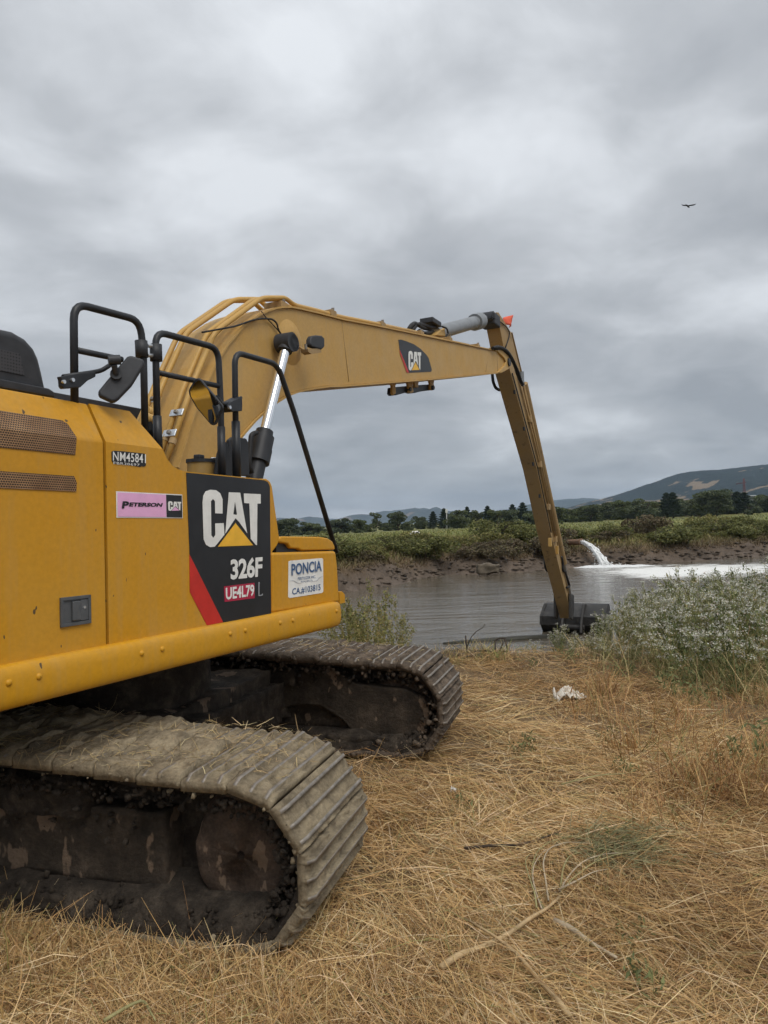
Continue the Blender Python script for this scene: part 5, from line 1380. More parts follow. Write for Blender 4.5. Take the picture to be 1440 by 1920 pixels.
# ---- far bank shrubs
def shrub_variant(seed, cols, w_=1.0, h_=1.0, nblob=13, nl=330, ls=0.05):
    Cn = []
    for k in range(nblob):
        c = np.array([rng.normal(0, 0.42 * w_), rng.normal(0, 0.35 * w_), h_ * rng.uniform(0.2, 0.78)]); r = rng.uniform(0.22, 0.42) * w_
        d = rand_unit(nl); rr = r * rng.uniform(0.55, 1.1, nl)[:, None] ** 0.6
        p = c + d * rr * np.array([1, 1, 0.8]); Cn.append(p)
    Cn = np.concatenate(Cn); Cn = Cn[Cn[:, 2] > -0.05]
    tone = fbm(Cn * 3.0, seed, 3)[:, None]
    col = palette(len(Cn), cols, [3, 3, 2, 1], 0.2) * (0.75 + 0.5 * tone)
    lv = leaf_mesh('leaves', Cn, ls, col, 0.6)
    paths = [[np.array([rng.normal(0, .08), rng.normal(0, .08), -0.1]), np.array([rng.normal(0, .2), rng.normal(0, .2), 0.4 * h_]), np.array([rng.normal(0, .4) * w_, rng.normal(0, .4) * w_, 0.95 * h_])] for _ in range(9)]
    return lv, stems_mesh('stems', paths, 0.02, BARK)
SG = [(0.15, 0.16, 0.06), (0.20, 0.205, 0.075), (0.11, 0.12, 0.047), (0.26, 0.245, 0.10)]
SBR = [(0.14, 0.112, 0.072), (0.18, 0.145, 0.085), (0.11, 0.09, 0.06), (0.17, 0.165, 0.07)]
SYL = [(0.20, 0.195, 0.07), (0.25, 0.23, 0.085), (0.15, 0.155, 0.055), (0.28, 0.24, 0.11)]
SH = [shrub_variant(k, SG) for k in range(4)] + [shrub_variant(10 + k, SBR, 1.1, 0.9) for k in range(3)] + [shrub_variant(20 + k, SYL, 1.0, 0.85) for k in range(3)]
def put2(name, names, meshes, loc, rz, sc, label, cat, group):
    o = empty(name, loc); o.rotation_euler = (0, 0, rz); o.scale = sc if hasattr(sc, '__len__') else (sc, sc, sc)
    for nm_, me in zip(names, meshes):
        c = bpy.data.objects.new(nm_, me); COL.objects.link(c); c.parent = o
    return tag(o, label, cat, group)
kindlab = {0: ('green shrub growing along the top of the far muddy bank', 'green shrubs on the far bank'), 1: ('brown half dead shrub growing along the top of the far muddy bank', 'brown shrubs on the far bank'), 2: ('yellow green bush growing along the top of the far muddy bank', 'yellow green bushes on the far bank')}
def hz(x_, y_): return float(height(np.array([x_]), np.array([y_]))[0])
def place(x_, y_):
    p = 720 + 1400 * x_ / y_; fr_ = 'front row ' if y_ < float(shore(np.array([x_]))[0]) + 6 else 'back row '
    return fr_ + ('beside the storage box' if p < 760 else 'straight above the pond' if p < 960 else 'behind the boom stick' if p < 1075 else 'above the water jet' if p < 1180 else 'above the foam' if p < 1330 else 'near the right edge')
for i in range(82):
    x_ = rng.uniform(-9, 34); s0_ = float(shore(np.array([x_]))[0])
    row = rng.random()
    y_ = s0_ + 2.4 + row * 7.0
    if 1010 < 720 + 1400 * x_ / y_ < 1190: y_ = s0_ + 6.2 + row * 4.0       # the outlet keeps its gap in the scrub
    if row < 0.35: kk = 1 if rng.random() < 0.55 else 0
    else: kk = 0 if rng.random() < 0.5 else 2
    v = SH[{0: rng.integers(0, 4), 1: rng.integers(4, 7), 2: rng.integers(7, 10)}[kk]]
    s = rng.uniform(0.5, 1.55) * (1.0 if x_ > 6 else 1.05)
    put2('shrub', ('leaves', 'stems'), v, (x_, y_, hz(x_, y_) - 0.05), rng.uniform(0, 6.28), (s * 1.25, s * 1.25, s * rng.uniform(0.7, 0.95)), (lambda pl: kindlab[kk][0].replace('along the top of the far muddy bank', 'on the far bank ' + pl))(place(x_, y_)), 'shrub', kindlab[kk][1])
nb_ = 1500
xb = rng.uniform(-8, 34, nb_); db = rng.normal(1.2, 0.9, nb_); yb_ = shore(xb) + db
def bank_pos(n): return np.stack([xb, yb_, height(xb, yb_) + 0.0], -1)
BANKM = mudmat('bank_mud', (0.045, 0.034, 0.026), (0.10, 0.077, 0.058), (0.17, 0.135, 0.10), 1.5, 0.85, 1.0)
o = clods('bank_clods', nb_, bank_pos, 0.03, 0.22, BANKM, None, 8, (1.5, 1.3, 0.32), True); tag(o, 'slumped dark mud clods along the far waterline', None, kind='stuff')
# two taller bushes that stand out
for px_, dep, s, lab in ((1325, 62, 2.2, 'tallest yellow green bush on the far bank below the right tree line'), (940, 52, 1.9, 'tall leafy green bush on the far bank just left of the boom stick'), (1215, 57, 2.0, 'big brown tangled bush on the far bank right of the water jet')):
    q = at_depth(px_, 1000, dep); put2('bush', ('leaves', 'stems'), SH[7 if s > 2.1 else (1 if s < 1.95 else 5)], (q[0], q[1], hz(q[0], q[1]) - 0.05), 1.0, (s, s, s * 0.95), lab, 'bush', None)
# grass on the far bank and the pasture behind
n = 64000
x = rng.uniform(-14, 42, n); dd = rng.random(n) ** 1.3 * 26 + 2.0; y = shore(x) + dd
z = height(x, y)
tone = fbm2(x * 0.3, y * 0.25, 91, 4)[:, None]
col = palette(n, [(0.23, 0.225, 0.075), (0.30, 0.26, 0.105), (0.16, 0.17, 0.055), (0.38, 0.29, 0.15), (0.17, 0.125, 0.08)], [4, 3, 3, 1.5, 1.5], 0.25)
nearbrown = np.clip(1 - (dd - 2) / 3.5, 0, 1)[:, None]
col = col * (1 - nearbrown) + palette(n, [(0.12, 0.085, 0.055), (0.16, 0.12, 0.07)], [1, 1]) * nearbrown
o = blades(np.stack([x, y, z - 0.02], -1), rng.uniform(0, 6.28, n), rng.uniform(0.7, 1.5, n), rng.uniform(0.25, 0.7, n) * (0.5 + 0.5 * np.clip((dd - 2) / 5, 0, 1)), rng.uniform(0.02, 0.055, n), rng.uniform(0, 0.8, n), col * (0.75 + 0.5 * tone), STRAW, 'far_bank_grass')
tag(o, 'rough green and brown grass on the far bank', None, kind='stuff')
n = 26000
y = 1 / rng.uniform(1 / 215, 1 / 62, n); x = rng.uniform(-0.32, 0.66, n) * y
col = palette(n, [(0.20, 0.215, 0.07), (0.26, 0.25, 0.095), (0.15, 0.175, 0.055)], [4, 3, 2], 0.2)
o = blades(np.stack([x, y, height(x, y) - 0.02], -1), rng.uniform(0, 6.28, n), rng.uniform(0.8, 1.5, n), rng.uniform(0.25, 0.5, n), rng.uniform(0.05, 0.12, n) * y / 80, rng.uniform(0, 0.6, n), col, STRAW, 'pasture_grass')
tag(o, 'green pasture grass in front of the tree line', None, kind='stuff')

# ---- tree line
def tree_variant(seed, kind, cols):
    """unit height tree"""
    Cn = []
    if kind == 'round':
        nb = rng.integers(15, 20)
        for k in range(nb):
            a = rng.uniform(0, 2 * PI); rr = 0.30 * math.sqrt(rng.random()); zc = rng.uniform(0.10, 0.82)
            c = np.array([rr * math.cos(a), rr * math.sin(a), zc]) * np.array([1.15 - 0.5 * max(0, zc - 0.5), 1, 1]); r = rng.uniform(0.12, 0.2)
            nl = 300; d = rand_unit(nl); Cn.append(c + d * r * rng.uniform(0.5, 1.1, nl)[:, None] ** 0.6 * np.array([1, 1, 0.8]))
        ls = 0.026
    elif kind == 'open':
        for k in range(13):
            a = rng.uniform(0, 2 * PI); zc = rng.uniform(0.14, 0.95); rr = 0.24 * math.sqrt(rng.random()) * (1.25 - zc * 0.6)
            c = np.array([rr * math.cos(a), rr * math.sin(a), zc]); r = rng.uniform(0.06, 0.13)
            nl = 210; d = rand_unit(nl); Cn.append(c + d * r * rng.uniform(0.4, 1.1, nl)[:, None] ** 0.6)
        ls = 0.024
    else:
        nl = 3600; t = rng.random(nl) ** 0.8; zc = 0.08 + 0.92 * t; a = rng.uniform(0, 2 * PI, nl)
        lay = 0.75 + 0.25 * np.sin(zc * 55); rr = 0.30 * (1.02 - zc) ** 0.58 * lay * np.sqrt(rng.uniform(0.15, 1, nl))
        Cn.append(np.stack([rr * np.cos(a), rr * np.sin(a), zc], -1)); ls = 0.02
    Cn = np.concatenate(Cn); Cn = Cn[Cn[:, 2] > 0.02]
    tone = fbm(Cn * 7.0, seed, 3)[:, None]
    col = palette(len(Cn), cols, [3, 3, 2], 0.2) * (0.7 + 0.6 * tone)
    crown = leaf_mesh('crown', Cn, ls, col, 0.7)
    paths = [[np.array([0, 0, -0.05]), np.array([0.01, 0, 0.3]), np.array([0.0, 0.02, 0.75])]]
    for _ in range(6 if kind != 'conifer' else 0):
        a = rng.uniform(0, 6.28); paths.append([np.array([0.005, 0, 0.22]), np.array([0.1 * math.cos(a), 0.1 * math.sin(a), 0.42]), np.array([0.2 * math.cos(a), 0.2 * math.sin(a), 0.66])])
    return crown, stems_mesh('trunk', paths, 0.024, BARK, 6)
TGa = [(0.115, 0.138, 0.062), (0.15, 0.172, 0.078), (0.085, 0.105, 0.048)]
TGb = [(0.098, 0.12, 0.066), (0.13, 0.15, 0.082), (0.072, 0.092, 0.050)]
TGy = [(0.12, 0.125, 0.05), (0.15, 0.15, 0.06), (0.09, 0.10, 0.04)]
TDk = [(0.042, 0.060, 0.038), (0.058, 0.078, 0.048), (0.03, 0.044, 0.028)]
TV = {'round': [tree_variant(k, 'round', TGa if k % 2 else TGb) for k in range(6)], 'open': [tree_variant(30 + k, 'open', TGa) for k in range(3)],
      'conifer': [tree_variant(50 + k, 'conifer', TDk) for k in range(3)], 'yel': [tree_variant(70 + k, 'round', TGy) for k in range(2)]}
def plant_tree(kind, i, px_, ytop, dep, label, group=None, wide=1.0):
    base = at_depth(px_, 985, dep); z0 = hz(base[0], base[1]); tp2 = at_depth(px_, ytop, dep); h = max(1.5, tp2[2] - z0)
    v = TV[kind][i % len(TV[kind])]
    o = put2({'conifer': 'conifer_tree', 'round': 'broadleaf_tree', 'open': 'open_tree', 'yel': 'pale_tree'}[kind], ('crown', 'trunk'), v, (base[0], base[1], z0 - 0.1), i * 1.7, (h * wide * 1.35, h * wide * 1.35, h), label, 'tree', group)
    return o
v2 = lambda x_, y_: (500 + x_ / 2.88, 900 + y_ / 2.88)
v3 = lambda x_, y_: (980 + x_ / 3.13, 860 + y_ / 3.13)
GLt, GRt = 'trees in the line left of the boom stick', 'trees in the line right of the boom stick'
Lt, Rt = 'rounded green tree in the dense tree line left of the boom stick', 'rounded green tree in the dense tree line right of the boom stick'
for i, (a_, b_, kind, wd_, lab) in enumerate([
        (115, 198, 'round', 1.2, 'broad tree at the left end of the line, behind the storage box'), (235, 213, 'round', 1.3, 'low wide tree directly left of the slanting handrail'),
        (395, 193, 'round', 1.25, 'broad tree just right of the slanting handrail'), (500, 203, 'round', 1.1, None), (590, 177, 'open', 1.0, 'tall open crowned tree with layered top left of the blue hill'),
        (650, 228, 'round', 1.2, None), (710, 162, 'round', 0.95, 'tallest round tree standing before the blue hill'), (765, 208, 'round', 0.9, None), (830, 182, 'round', 1.0, 'lone round tree at the right end of the blue hill'),
        (900, 168, 'conifer', 1.2, 'dark conifer left of the white utility pole'), (960, 152, 'conifer', 1.2, 'taller dark conifer beside the white utility pole'), (1030, 146, 'round', 1.0, None), (1085, 143, 'conifer', 1.0, 'dark conifer rising between round trees left of the stick'),
        (1140, 148, 'round', 1.0, None), (1195, 138, 'conifer', 1.1, 'pointed conifer in the middle of the left tree line'), (1250, 150, 'round', 1.1, None), (1330, 130, 'conifer', 1.2, 'left of two dark conifers touching the boom stick'), (1385, 120, 'conifer', 1.2, 'right of two dark conifers touching the boom stick'), (1300, 160, 'round', 1.2, None), (1420, 165, 'round', 1.2, None)]):
    px_, py_ = v2(a_, b_)
    plant_tree(kind, i, px_, py_, 225 + (i * 37 % 50), lab or Lt, GLt, wd_)
for i, (a_, b_, kind, wd_, lab) in enumerate([
        (190, 268, 'round', 1.2, None), (250, 272, 'round', 1.2, None), (320, 283, 'round', 1.3, None), (400, 262, 'round', 1.2, None), (470, 238, 'round', 1.2, None), (540, 238, 'round', 1.2, None), (620, 224, 'round', 1.2, None), (700, 212, 'round', 1.2, None),
        (770, 235, 'round', 1.2, None), (830, 242, 'yel', 1.1, 'pale yellow green tree below the two dark conifers on the right'), (850, 198, 'conifer', 1.3, 'left of two dark conifers below the tan clearing of the hill'), (886, 196, 'conifer', 1.3, 'right of two dark conifers below the tan clearing of the hill'), (960, 222, 'round', 1.2, None), (1020, 203, 'round', 1.2, None),
        (1085, 178, 'round', 1.2, None), (1140, 168, 'round', 1.15, 'tallest round tree of the line on the right'), (1200, 188, 'round', 1.1, None), (1262, 192, 'conifer', 1.7, 'broad dark conifer near the right edge, left one of the pair'), (1305, 196, 'conifer', 1.7, 'broad dark conifer near the right edge, right one of the pair'), (1342, 245, 'round', 1.2, 'low round grey green tree at the right edge of the line'), (1405, 193, 'round', 1.2, 'large round tree at the right picture edge'), (1470, 205, 'round', 1.2, None), (1540, 200, 'round', 1.2, None)]):
    px_, py_ = v3(a_, b_)
    plant_tree(kind, i + 3, px_, py_, 210 + (i * 41 % 55), lab or Rt, GRt, wd_)
# lower second row fills the gaps
for i in range(44):
    px_ = 525 + i * 23.5 + rng.uniform(-6, 6)
    hor = 984 - 0.0314 * (px_ - 720)
    up_ = rng.uniform(2, 8) if px_ < 850 else rng.uniform(18, 34)
    plant_tree('round', i, px_, hor - up_, 245 + (i * 29 % 40), ('low tree filling the gaps of the tree line left of the boom stick' if px_ < 1010 else 'low tree filling the gaps of the tree line right of the boom stick'), ('gap trees left of the stick' if px_ < 1010 else 'gap trees right of the stick'), 1.5)

# ================================================================== smaller things
WHITEW = NT('white_water'); 
WHITEW.bump(WHITEW.noise(5, 6, 0.7), 1.0, 0.1)
WHITEW = WHITEW.set(Base_Color=(0.86, 0.87, 0.86), Roughness=0.5, Subsurface_Weight=0.0)
# pipe and jet
PJ = at_depth(1090, 1016, 49.3); SPL = ground_at(1135, 1062, WATER_Z)
pipe = empty('drain_pipe', tuple(PJ)); tag(pipe, 'rusty outlet pipe poking from the far bank above the foam', 'pipe')
dj = np.array([SPL[0] - PJ[0], SPL[1] - PJ[1], 0]); dj /= np.linalg.norm(dj)
V, Fc = tube_geo([np.array(-dj * 1.6 + np.array([0, 0, -0.05])), np.array([0, 0, 0.0])], 0.19, 16)
RUST = plain('rusty_pipe', (0.20, 0.12, 0.075), 0.8, var=0.4)
o = pmesh('pipe_wall', V, Fc, RUST, pipe, False)
V, Fc = tube_geo([-dj * 0.05, dj * 0.02], 0.225, 16); pmesh('pipe_collar', V, Fc, RUST, pipe)
jet_pts = []
for t in np.linspace(0, 1, 22):
    p = PJ + (SPL - PJ) * t; p[2] = PJ[2] + (SPL[2] - PJ[2]) * (0.12 * t + 0.88 * t ** 2.0); jet_pts.append(p)
strands = []
for k in range(26):
    a_ = rng.uniform(0, 6.28); rad_ = math.sqrt(rng.random())
    sv = np.array([math.cos(a_) * 0.8, math.cos(a_) * 0.3, math.sin(a_)]) * rad_
    pts = [p + sv * (0.09 + 0.20 * (i / 21) ** 1.3) + rng.normal(0, 0.012 + 0.018 * i / 21, 3) for i, p in enumerate(jet_pts)]
    strands.append(tube_geo(pts, [max(0.012, (0.045 + 0.03 * i / 21) * rng.uniform(0.6, 1.3)) for i in range(22)], 6))
V, Fc = merge(strands); P = np.array(V)
o = pmesh('water_jet', P, Fc, WHITEW, None, True); tag(o, 'white water jet arcing from the pipe into the pond', None, kind='stuff')
# spray beads round the jet and a churned mound where it lands
Cn = []
for i in range(420):
    t = rng.random() ** 0.6; k = int(t * 20); Cn.append(jet_pts[k] + rng.normal(0, 0.07 + 0.11 * t, 3))
for i in range(260):
    Cn.append(SPL + np.array([rng.normal(0.1, 0.4), rng.normal(0, 0.3), abs(rng.normal(0, 0.12))]))
Cn = np.array(Cn); a = rand_unit(len(Cn)) * 0.035; b = np.cross(a, rand_unit(len(Cn)))
b = b / np.linalg.norm(b, axis=1)[:, None] * 0.03
V, Fc, c_ = quads(Cn, a, b, np.ones((len(Cn), 3)))
o = npmesh('spray', V, Fc, WHITEW); tag(o, 'fine white spray around the water jet', None, kind='stuff')
gxx, gyy = np.meshgrid(np.linspace(-3.0, 3.0, 70), np.linspace(-1.6, 1.2, 36)); r2 = np.sqrt((gxx / 2.9) ** 2 + (gyy / 1.2) ** 2)
hh = np.clip(1 - r2, 0, 1) ** 0.8 * (0.02 + 0.34 * fbm2(gxx * 2.2, gyy * 2.2, 5, 5) ** 1.5) - 0.03
V = np.stack([gxx + SPL[0] + 0.5, gyy + SPL[1] - 0.2, hh + WATER_Z], -1).reshape(-1, 3); ii = np.arange(36 * 70).reshape(36, 70)
o = npmesh('splash_foam', V, np.stack([ii[:-1, :-1], ii[:-1, 1:], ii[1:, 1:], ii[1:, :-1]], -1).reshape(-1, 4), WHITEW, smooth=True)
tag(o, 'churned white foam where the jet meets the pond', None, kind='stuff')
# pale slab of dried mud on the far bank
q = ground_at(922, 1070, -0.75)
o = lumpy('mud_slab', (q[0] - 0.6, q[0] + 0.6, q[1] + 0.9, q[1] + 1.9, -0.95, -0.50), 0.08, 0.2, 2.4, mudmat('pale_mud', (0.09, 0.075, 0.055), (0.14, 0.115, 0.085), (0.19, 0.16, 0.12), 2), None, 7)
tag(o, 'pale slab of dried mud on the far bank left of the stick', 'mud slab')
# utility pole
b = at_depth(838, 985, 235); pole = empty('utility_pole', (b[0], b[1], hz(b[0], b[1])))
tag(pole, 'thin pale utility pole before the left tree line', 'pole')
PW = plain('pale_pole', (0.62, 0.63, 0.60), 0.7)
cyl('shaft', (0, 0, 0), (0, 0, 6.2), 0.16, PW, pole, 8); box('transformer', (-0.35, 0.35, -0.3, 0.3, 5.0, 6.1), PW, pole, 0.05)
# lattice mast and farm shed far right
b = at_depth(1398, 985, 420); mast = empty('lattice_mast', (b[0], b[1], 0)); tag(mast, 'thin red lattice mast behind the trees at the right', 'mast')
RM = plain('red_steel', (0.12, 0.05, 0.055), 0.6)
top_ = at_depth(1399, 897, 420)[2]
for sx_, sy_ in ((-1, -1), (1, -1), (1, 1), (-1, 1)): tube('leg', [(sx_ * 0.9, sy_ * 0.9, 0), (sx_ * 0.25, sy_ * 0.25, top_)], 0.13, RM, mast, 5)
for k in range(9):
    s_ = 0.9 - 0.65 * k / 9; s2_ = 0.9 - 0.65 * (k + 1) / 9; za, zb = top_ * k / 9, top_ * (k + 1) / 9
    tube('brace', [(-s_, -s_, za), (s2_, -s2_, zb)], 0.08, RM, mast, 4); tube('brace', [(s_, -s_, za), (-s2_, -s2_, zb)], 0.08, RM, mast, 4)
tube('boom_arm', [(-4.5, 0, top_ * 0.86), (1.2, 0, top_ * 0.9)], 0.22, RM, mast, 5)
b = at_depth(1405, 985, 400); ztp = at_depth(1405, 929, 400)[2]
shed = empty('farm_shed', (b[0], b[1], 0)); tag(shed, 'white flat shed roof among the trees at the far right', 'shed')
box('wall', (-2.4, 2.4, -3, 3, 0, ztp - 0.5), plain('shed_wall', (0.10, 0.11, 0.10), 0.8), shed); box('roof', (-2.7, 2.7, -3.4, 3.4, ztp - 0.5, ztp), GREYV, shed, 0.1)
b = at_depth(1335, 985, 268); house = empty('farm_house', (b[0], b[1], hz(b[0], b[1]))); tag(house, 'pale gable of a small house half hidden in the right tree line', 'house')
ztp = at_depth(1335, 945.5, 268)[2] - hz(b[0], b[1])
box('wall', (-1.0, 1.0, -2.0, 2.0, 0, ztp - 0.55), plain('house_wall', (0.13, 0.13, 0.11), 0.8), house)
prism_y('gable', [(-1.1, ztp - 0.55), (1.1, ztp - 0.55), (0.6, ztp), (-0.6, ztp)], -2.2, 2.2, WHT, house)

# cattle grazing on the pasture
def cow(px_, py_, dep, head, cc, label):
    g_ = at_depth(px_, py_, dep); z0 = hz(g_[0], g_[1])
    o = empty('cow', (g_[0], g_[1], z0)); o.rotation_euler = (0, 0, 0 if head > 0 else PI)
    bm_p, bm_f = [], []
    parts = [tube_geo(fillet([(-0.85, 0, 1.05), (-0.5, 0, 1.1), (0.0, 0, 1.02), (0.5, 0, 1.08), (0.85, 0, 1.12), (1.15, 0, 0.95), (1.3, 0, 0.6)], 0.2, 3), 0.3, 10)]
    n_ = len(fillet([(-0.85, 0, 1.05), (-0.5, 0, 1.1), (0.0, 0, 1.02), (0.5, 0, 1.08), (0.85, 0, 1.12), (1.15, 0, 0.95), (1.3, 0, 0.6)], 0.2, 3))
    rad_ = list(np.interp(np.linspace(0, 1, n_), [0, 0.05, 0.2, 0.5, 0.65, 0.8, 0.9, 1], [0.12, 0.30, 0.36, 0.40, 0.36, 0.20, 0.15, 0.10]))
    parts = [tube_geo(fillet([(-0.85, 0, 1.05), (-0.5, 0, 1.1), (0.0, 0, 1.02), (0.5, 0, 1.08), (0.85, 0, 1.12), (1.15, 0, 0.95), (1.3, 0, 0.6)], 0.2, 3), rad_, 10)]
    for lx in (-0.65, 0.62):
        for ly in (-0.2, 0.2):
            parts.append(tube_geo([(lx, ly, 0.95), (lx + (0.05 if lx > 0 else -0.06), ly, 0.55), (lx, ly, 0.3), (lx + 0.02, ly, 0.0)], [0.15, 0.09, 0.06, 0.07], 8))
    for ly in (-1, 1): parts.append(tube_geo([(1.12, ly * 0.1, 0.95), (1.1, ly * 0.28, 0.98)], [0.05, 0.02], 6))
    V, Fc = merge(parts); c_ = pmesh('body', V, Fc, cc, o, True)
    V, Fc = tube_geo([(-0.92, 0, 1.2), (-1.02, 0, 0.9), (-1.0, 0, 0.45)], [0.04, 0.025, 0.05], 6); pmesh('tail', V, Fc, cc, o, True)
    o.scale = (0.6, 0.6, 0.6)
    tag(o, label, 'cow')
HIDE = NT('spotted_hide'); HIDE = HIDE.set(Base_Color=HIDE.ramp(HIDE.noise(1.6, 2), [(0.47, (0.02, 0.02, 0.02)), (0.50, (0.72, 0.70, 0.66))]), Roughness=0.8)
HIDB = plain('black_hide', (0.02, 0.017, 0.015), 0.8)
cow(776, 1003, 90, 1, HIDE, 'white and black cow lying low in the pasture left of the stick')
cow(901, 997, 105, -1, HIDB, 'dark cow grazing in the pasture just left of the stick')
cow(1241, 979, 75, -1, HIDB, 'dark cow half hidden behind the bank bushes on the right')
# bleached branch on the far bank
q = at_depth(795, 1024, 49)
o = tube('bleached_branch', [q, q + np.array([0.05, 0, 0.35]), q + np.array([-0.1, 0, 0.6]), q + np.array([-0.35, 0.1, 0.68])], [0.09, 0.08, 0.07, 0.05], STEMP, None, 6)
V, Fc = merge([tube_geo([q, q + np.array([0.05, 0, 0.35]), q + np.array([-0.1, 0, 0.6]), q + np.array([-0.4, 0.1, 0.7])], [0.09, 0.08, 0.07, 0.05], 6), tube_geo([q + np.array([0.05, 0, 0.35]), q + np.array([0.12, 0, 0.75])], [0.06, 0.03], 6)])
o.data.clear_geometry(); o.data.from_pydata([tuple(map(float, v)) for v in V], [], Fc); o.data.update()
tag(o, 'bleached forked branch standing on the far bank', 'branch')

# bird
bq = at_depth(1290, 387, 70)
bird = empty('bird', tuple(bq)); bird.rotation_euler = (math.radians(12), math.radians(8), math.radians(62)); tag(bird, 'dark soaring bird with raised wings high in the grey sky', 'bird')
BM_ = plain('dark_feathers', (0.025, 0.022, 0.02), 0.8)
V, Fc = tube_geo([(-0.28, 0.1, 0), (-0.18, 0.05, 0.0), (0, 0, 0), (0.16, -0.05, 0.01), (0.24, -0.08, 0.02), (0.29, -0.10, 0.01)], [0.03, 0.06, 0.075, 0.055, 0.04, 0.008], 10); pmesh('body', V, Fc, BM_, bird, True)
for sg in (-1, 1):
    st = [(0, 0.02, 0.15), (0.25, 0.06, 0.19), (0.5, 0.10, 0.17), (0.58, 0.16, 0.10), (0.66, 0.24, 0.03)]
    V = []
    for (s_, h_, ch) in st:
        for (dx, dz) in ((0.06, 0.0), (0.0, 0.015), (-ch, -0.005), (0.0, -0.012)): V.append((dx + 0.03, sg * s_ * 1.0, 0.02 + h_ + dz))
    Fc = [(i * 4 + k, i * 4 + 4 + k, i * 4 + 4 + (k + 1) % 4, i * 4 + (k + 1) % 4) for i in range(4) for k in range(4)]
    pmesh('wing', V, Fc, BM_, bird, True)
pmesh('tail', [(-0.26, 0.10, 0.01), (-0.28, 0.06, 0.0), (-0.45, 0.12, -0.01), (-0.42, 0.2, -0.01), (-0.26, 0.10, -0.02), (-0.28, 0.06, -0.02), (-0.45, 0.12, -0.02), (-0.42, 0.2, -0.02)], [(0, 1, 2, 3), (7, 6, 5, 4), (0, 4, 5, 1), (1, 5, 6, 2), (2, 6, 7, 3), (3, 7, 4, 0)], BM_, bird)

# litter: crumpled white film
def crumple(name, loc, sx_, sy_, h_, label, seed, mat):
    n_ = 26; xs, ys = np.meshgrid(np.linspace(-1, 1, n_), np.linspace(-1, 1, n_))
    ang = np.arctan2(ys, xs); lim = 0.75 + 0.35 * fbm2(np.cos(ang) * 2 + seed, np.sin(ang) * 2, seed, 3)
    zz_ = (np.abs(fbm2(xs * 2.2, ys * 2.2, seed, 4) - 0.5) * 2) * h_ * 1.6 + 0.3 * h_ * (1 - xs ** 2)
    V = np.stack([xs * lim * sx_, ys * lim * sy_, zz_], -1).reshape(-1, 3) + np.array(loc)
    ii = np.arange(n_ * n_).reshape(n_, n_); o = npmesh(name, V, np.stack([ii[:-1, :-1], ii[:-1, 1:], ii[1:, 1:], ii[1:, :-1]], -1).reshape(-1, 4), mat)
    m = o.modifiers.new('s', 'SOLIDIFY'); m.thickness = 0.003
    return tag(o, label, 'litter')
FILM = plain('dirty_white_film', (0.66, 0.62, 0.54), 0.5, var=0.35, sc=9, bump=0.1)
q = ground_at(1068, 1316); crumple('plastic_film', (q[0], q[1], 0.03), 0.17, 0.14, 0.10, 'crumpled dirty white plastic film on the straw below the bucket', 4, FILM)
q = ground_at(850, 1497); crumple('paper_scrap', (q[0], q[1], 0.05), 0.022, 0.022, 0.03, 'tiny white scrap on the straw right of the far track', 9, WHT)
q = at_depth(1380, 1195, 9.6); crumple('plastic_scrap', tuple(q), 0.035, 0.03, 0.05, 'bright white scrap caught in the flowering weeds', 12, WHT)

# cut stalks and branches on the straw
STK = plain('cut_stalk', (0.42, 0.30, 0.16), 0.75, var=0.35, sc=14, bump=0.2)
STK2 = plain('grey_stalk', (0.44, 0.36, 0.25), 0.75, var=0.35, sc=14, bump=0.2)
DRK = plain('dark_twig', (0.05, 0.036, 0.026), 0.85, var=0.4, sc=14, bump=0.3)
GRNS = plain('green_stalk', (0.30, 0.27, 0.12), 0.7, var=0.3, sc=14, bump=0.1)
def v5(x_, y_): return (640 + x_ / 1.8, 1400 + y_ / 1.8)
def lying(name, pts, r, mat, label, lift=0.05, cat='branch', conv=v5):
    P = []
    for i, p in enumerate(pts):
        q = ground_at(*conv(*p), lift); q = np.array(q); q[2] = hz(q[0], q[1]) + lift + 0.02 + 0.01 * math.sin(i * 2.1); P.append(q)
    P = fillet(P, 0.08, 3) if len(P) > 2 else P
    rr = [0.95 * r * (1 - 0.55 * i / (len(P) - 1)) for i in range(len(P))]
    V, Fc = tube_geo(P, rr, 8); o = pmesh(name, V, Fc, mat, None, True)
    return tag(o, label, cat) if label else o
lying('cut_stalk', [(770, 905), (720, 840), (660, 770), (600, 705), (520, 650), (415, 578)], 0.013, STK, 'long pale cut stalk lying diagonally on the straw in front', 0.09)
lying('cut_stalk', [(335, 750), (400, 710), (470, 675), (560, 640), (640, 590), (690, 555), (740, 520)], 0.016, STK, 'thick pale stalk crossing under the long diagonal one', 0.075)
lying('cut_stalk', [(258, 710), (300, 745), (362, 792)], 0.010, STK, 'short pale stalk left of the crossing stalks', 0.06)
lying('cut_stalk', [(345, 925), (380, 880), (420, 840)], 0.010, STK, 'short curved stalk at the lower edge left of the diagonal stalk', 0.06)
lying('cut_stalk', [(412, 935), (422, 905), (430, 880)], 0.010, STK, 'stubby pale stalk end at the bottom edge', 0.06)
lying('dark_twig', [(415, 357), (500, 350), (600, 340), (680, 325), (740, 303)], 0.010, DRK, 'straight dark twig lying beside the green heap', 0.06)
lying('split_stalk', [(720, 598), (780, 630), (830, 655), (880, 690), (930, 725)], 0.016, STK2, 'split grey stalk right of the crossing stalks', 0.06)
lying('green_stalk', [(350, 535), (420, 500), (485, 455), (505, 500), (525, 540)], 0.008, GRNS, 'bent pale green stalk at the bottom left', 0.12, conv=lambda a, b: (a / 1.8, 1620 + b / 1.8))
lying('thin_stalk', [(540, 925), (690, 895), (830, 880), (870, 870)], 0.006, GRNS, 'long thin green stalk lying on the straw in the middle right', 0.10, conv=lambda a, b: (820 + a / 2.3226, 1080 + b / 2.3226))
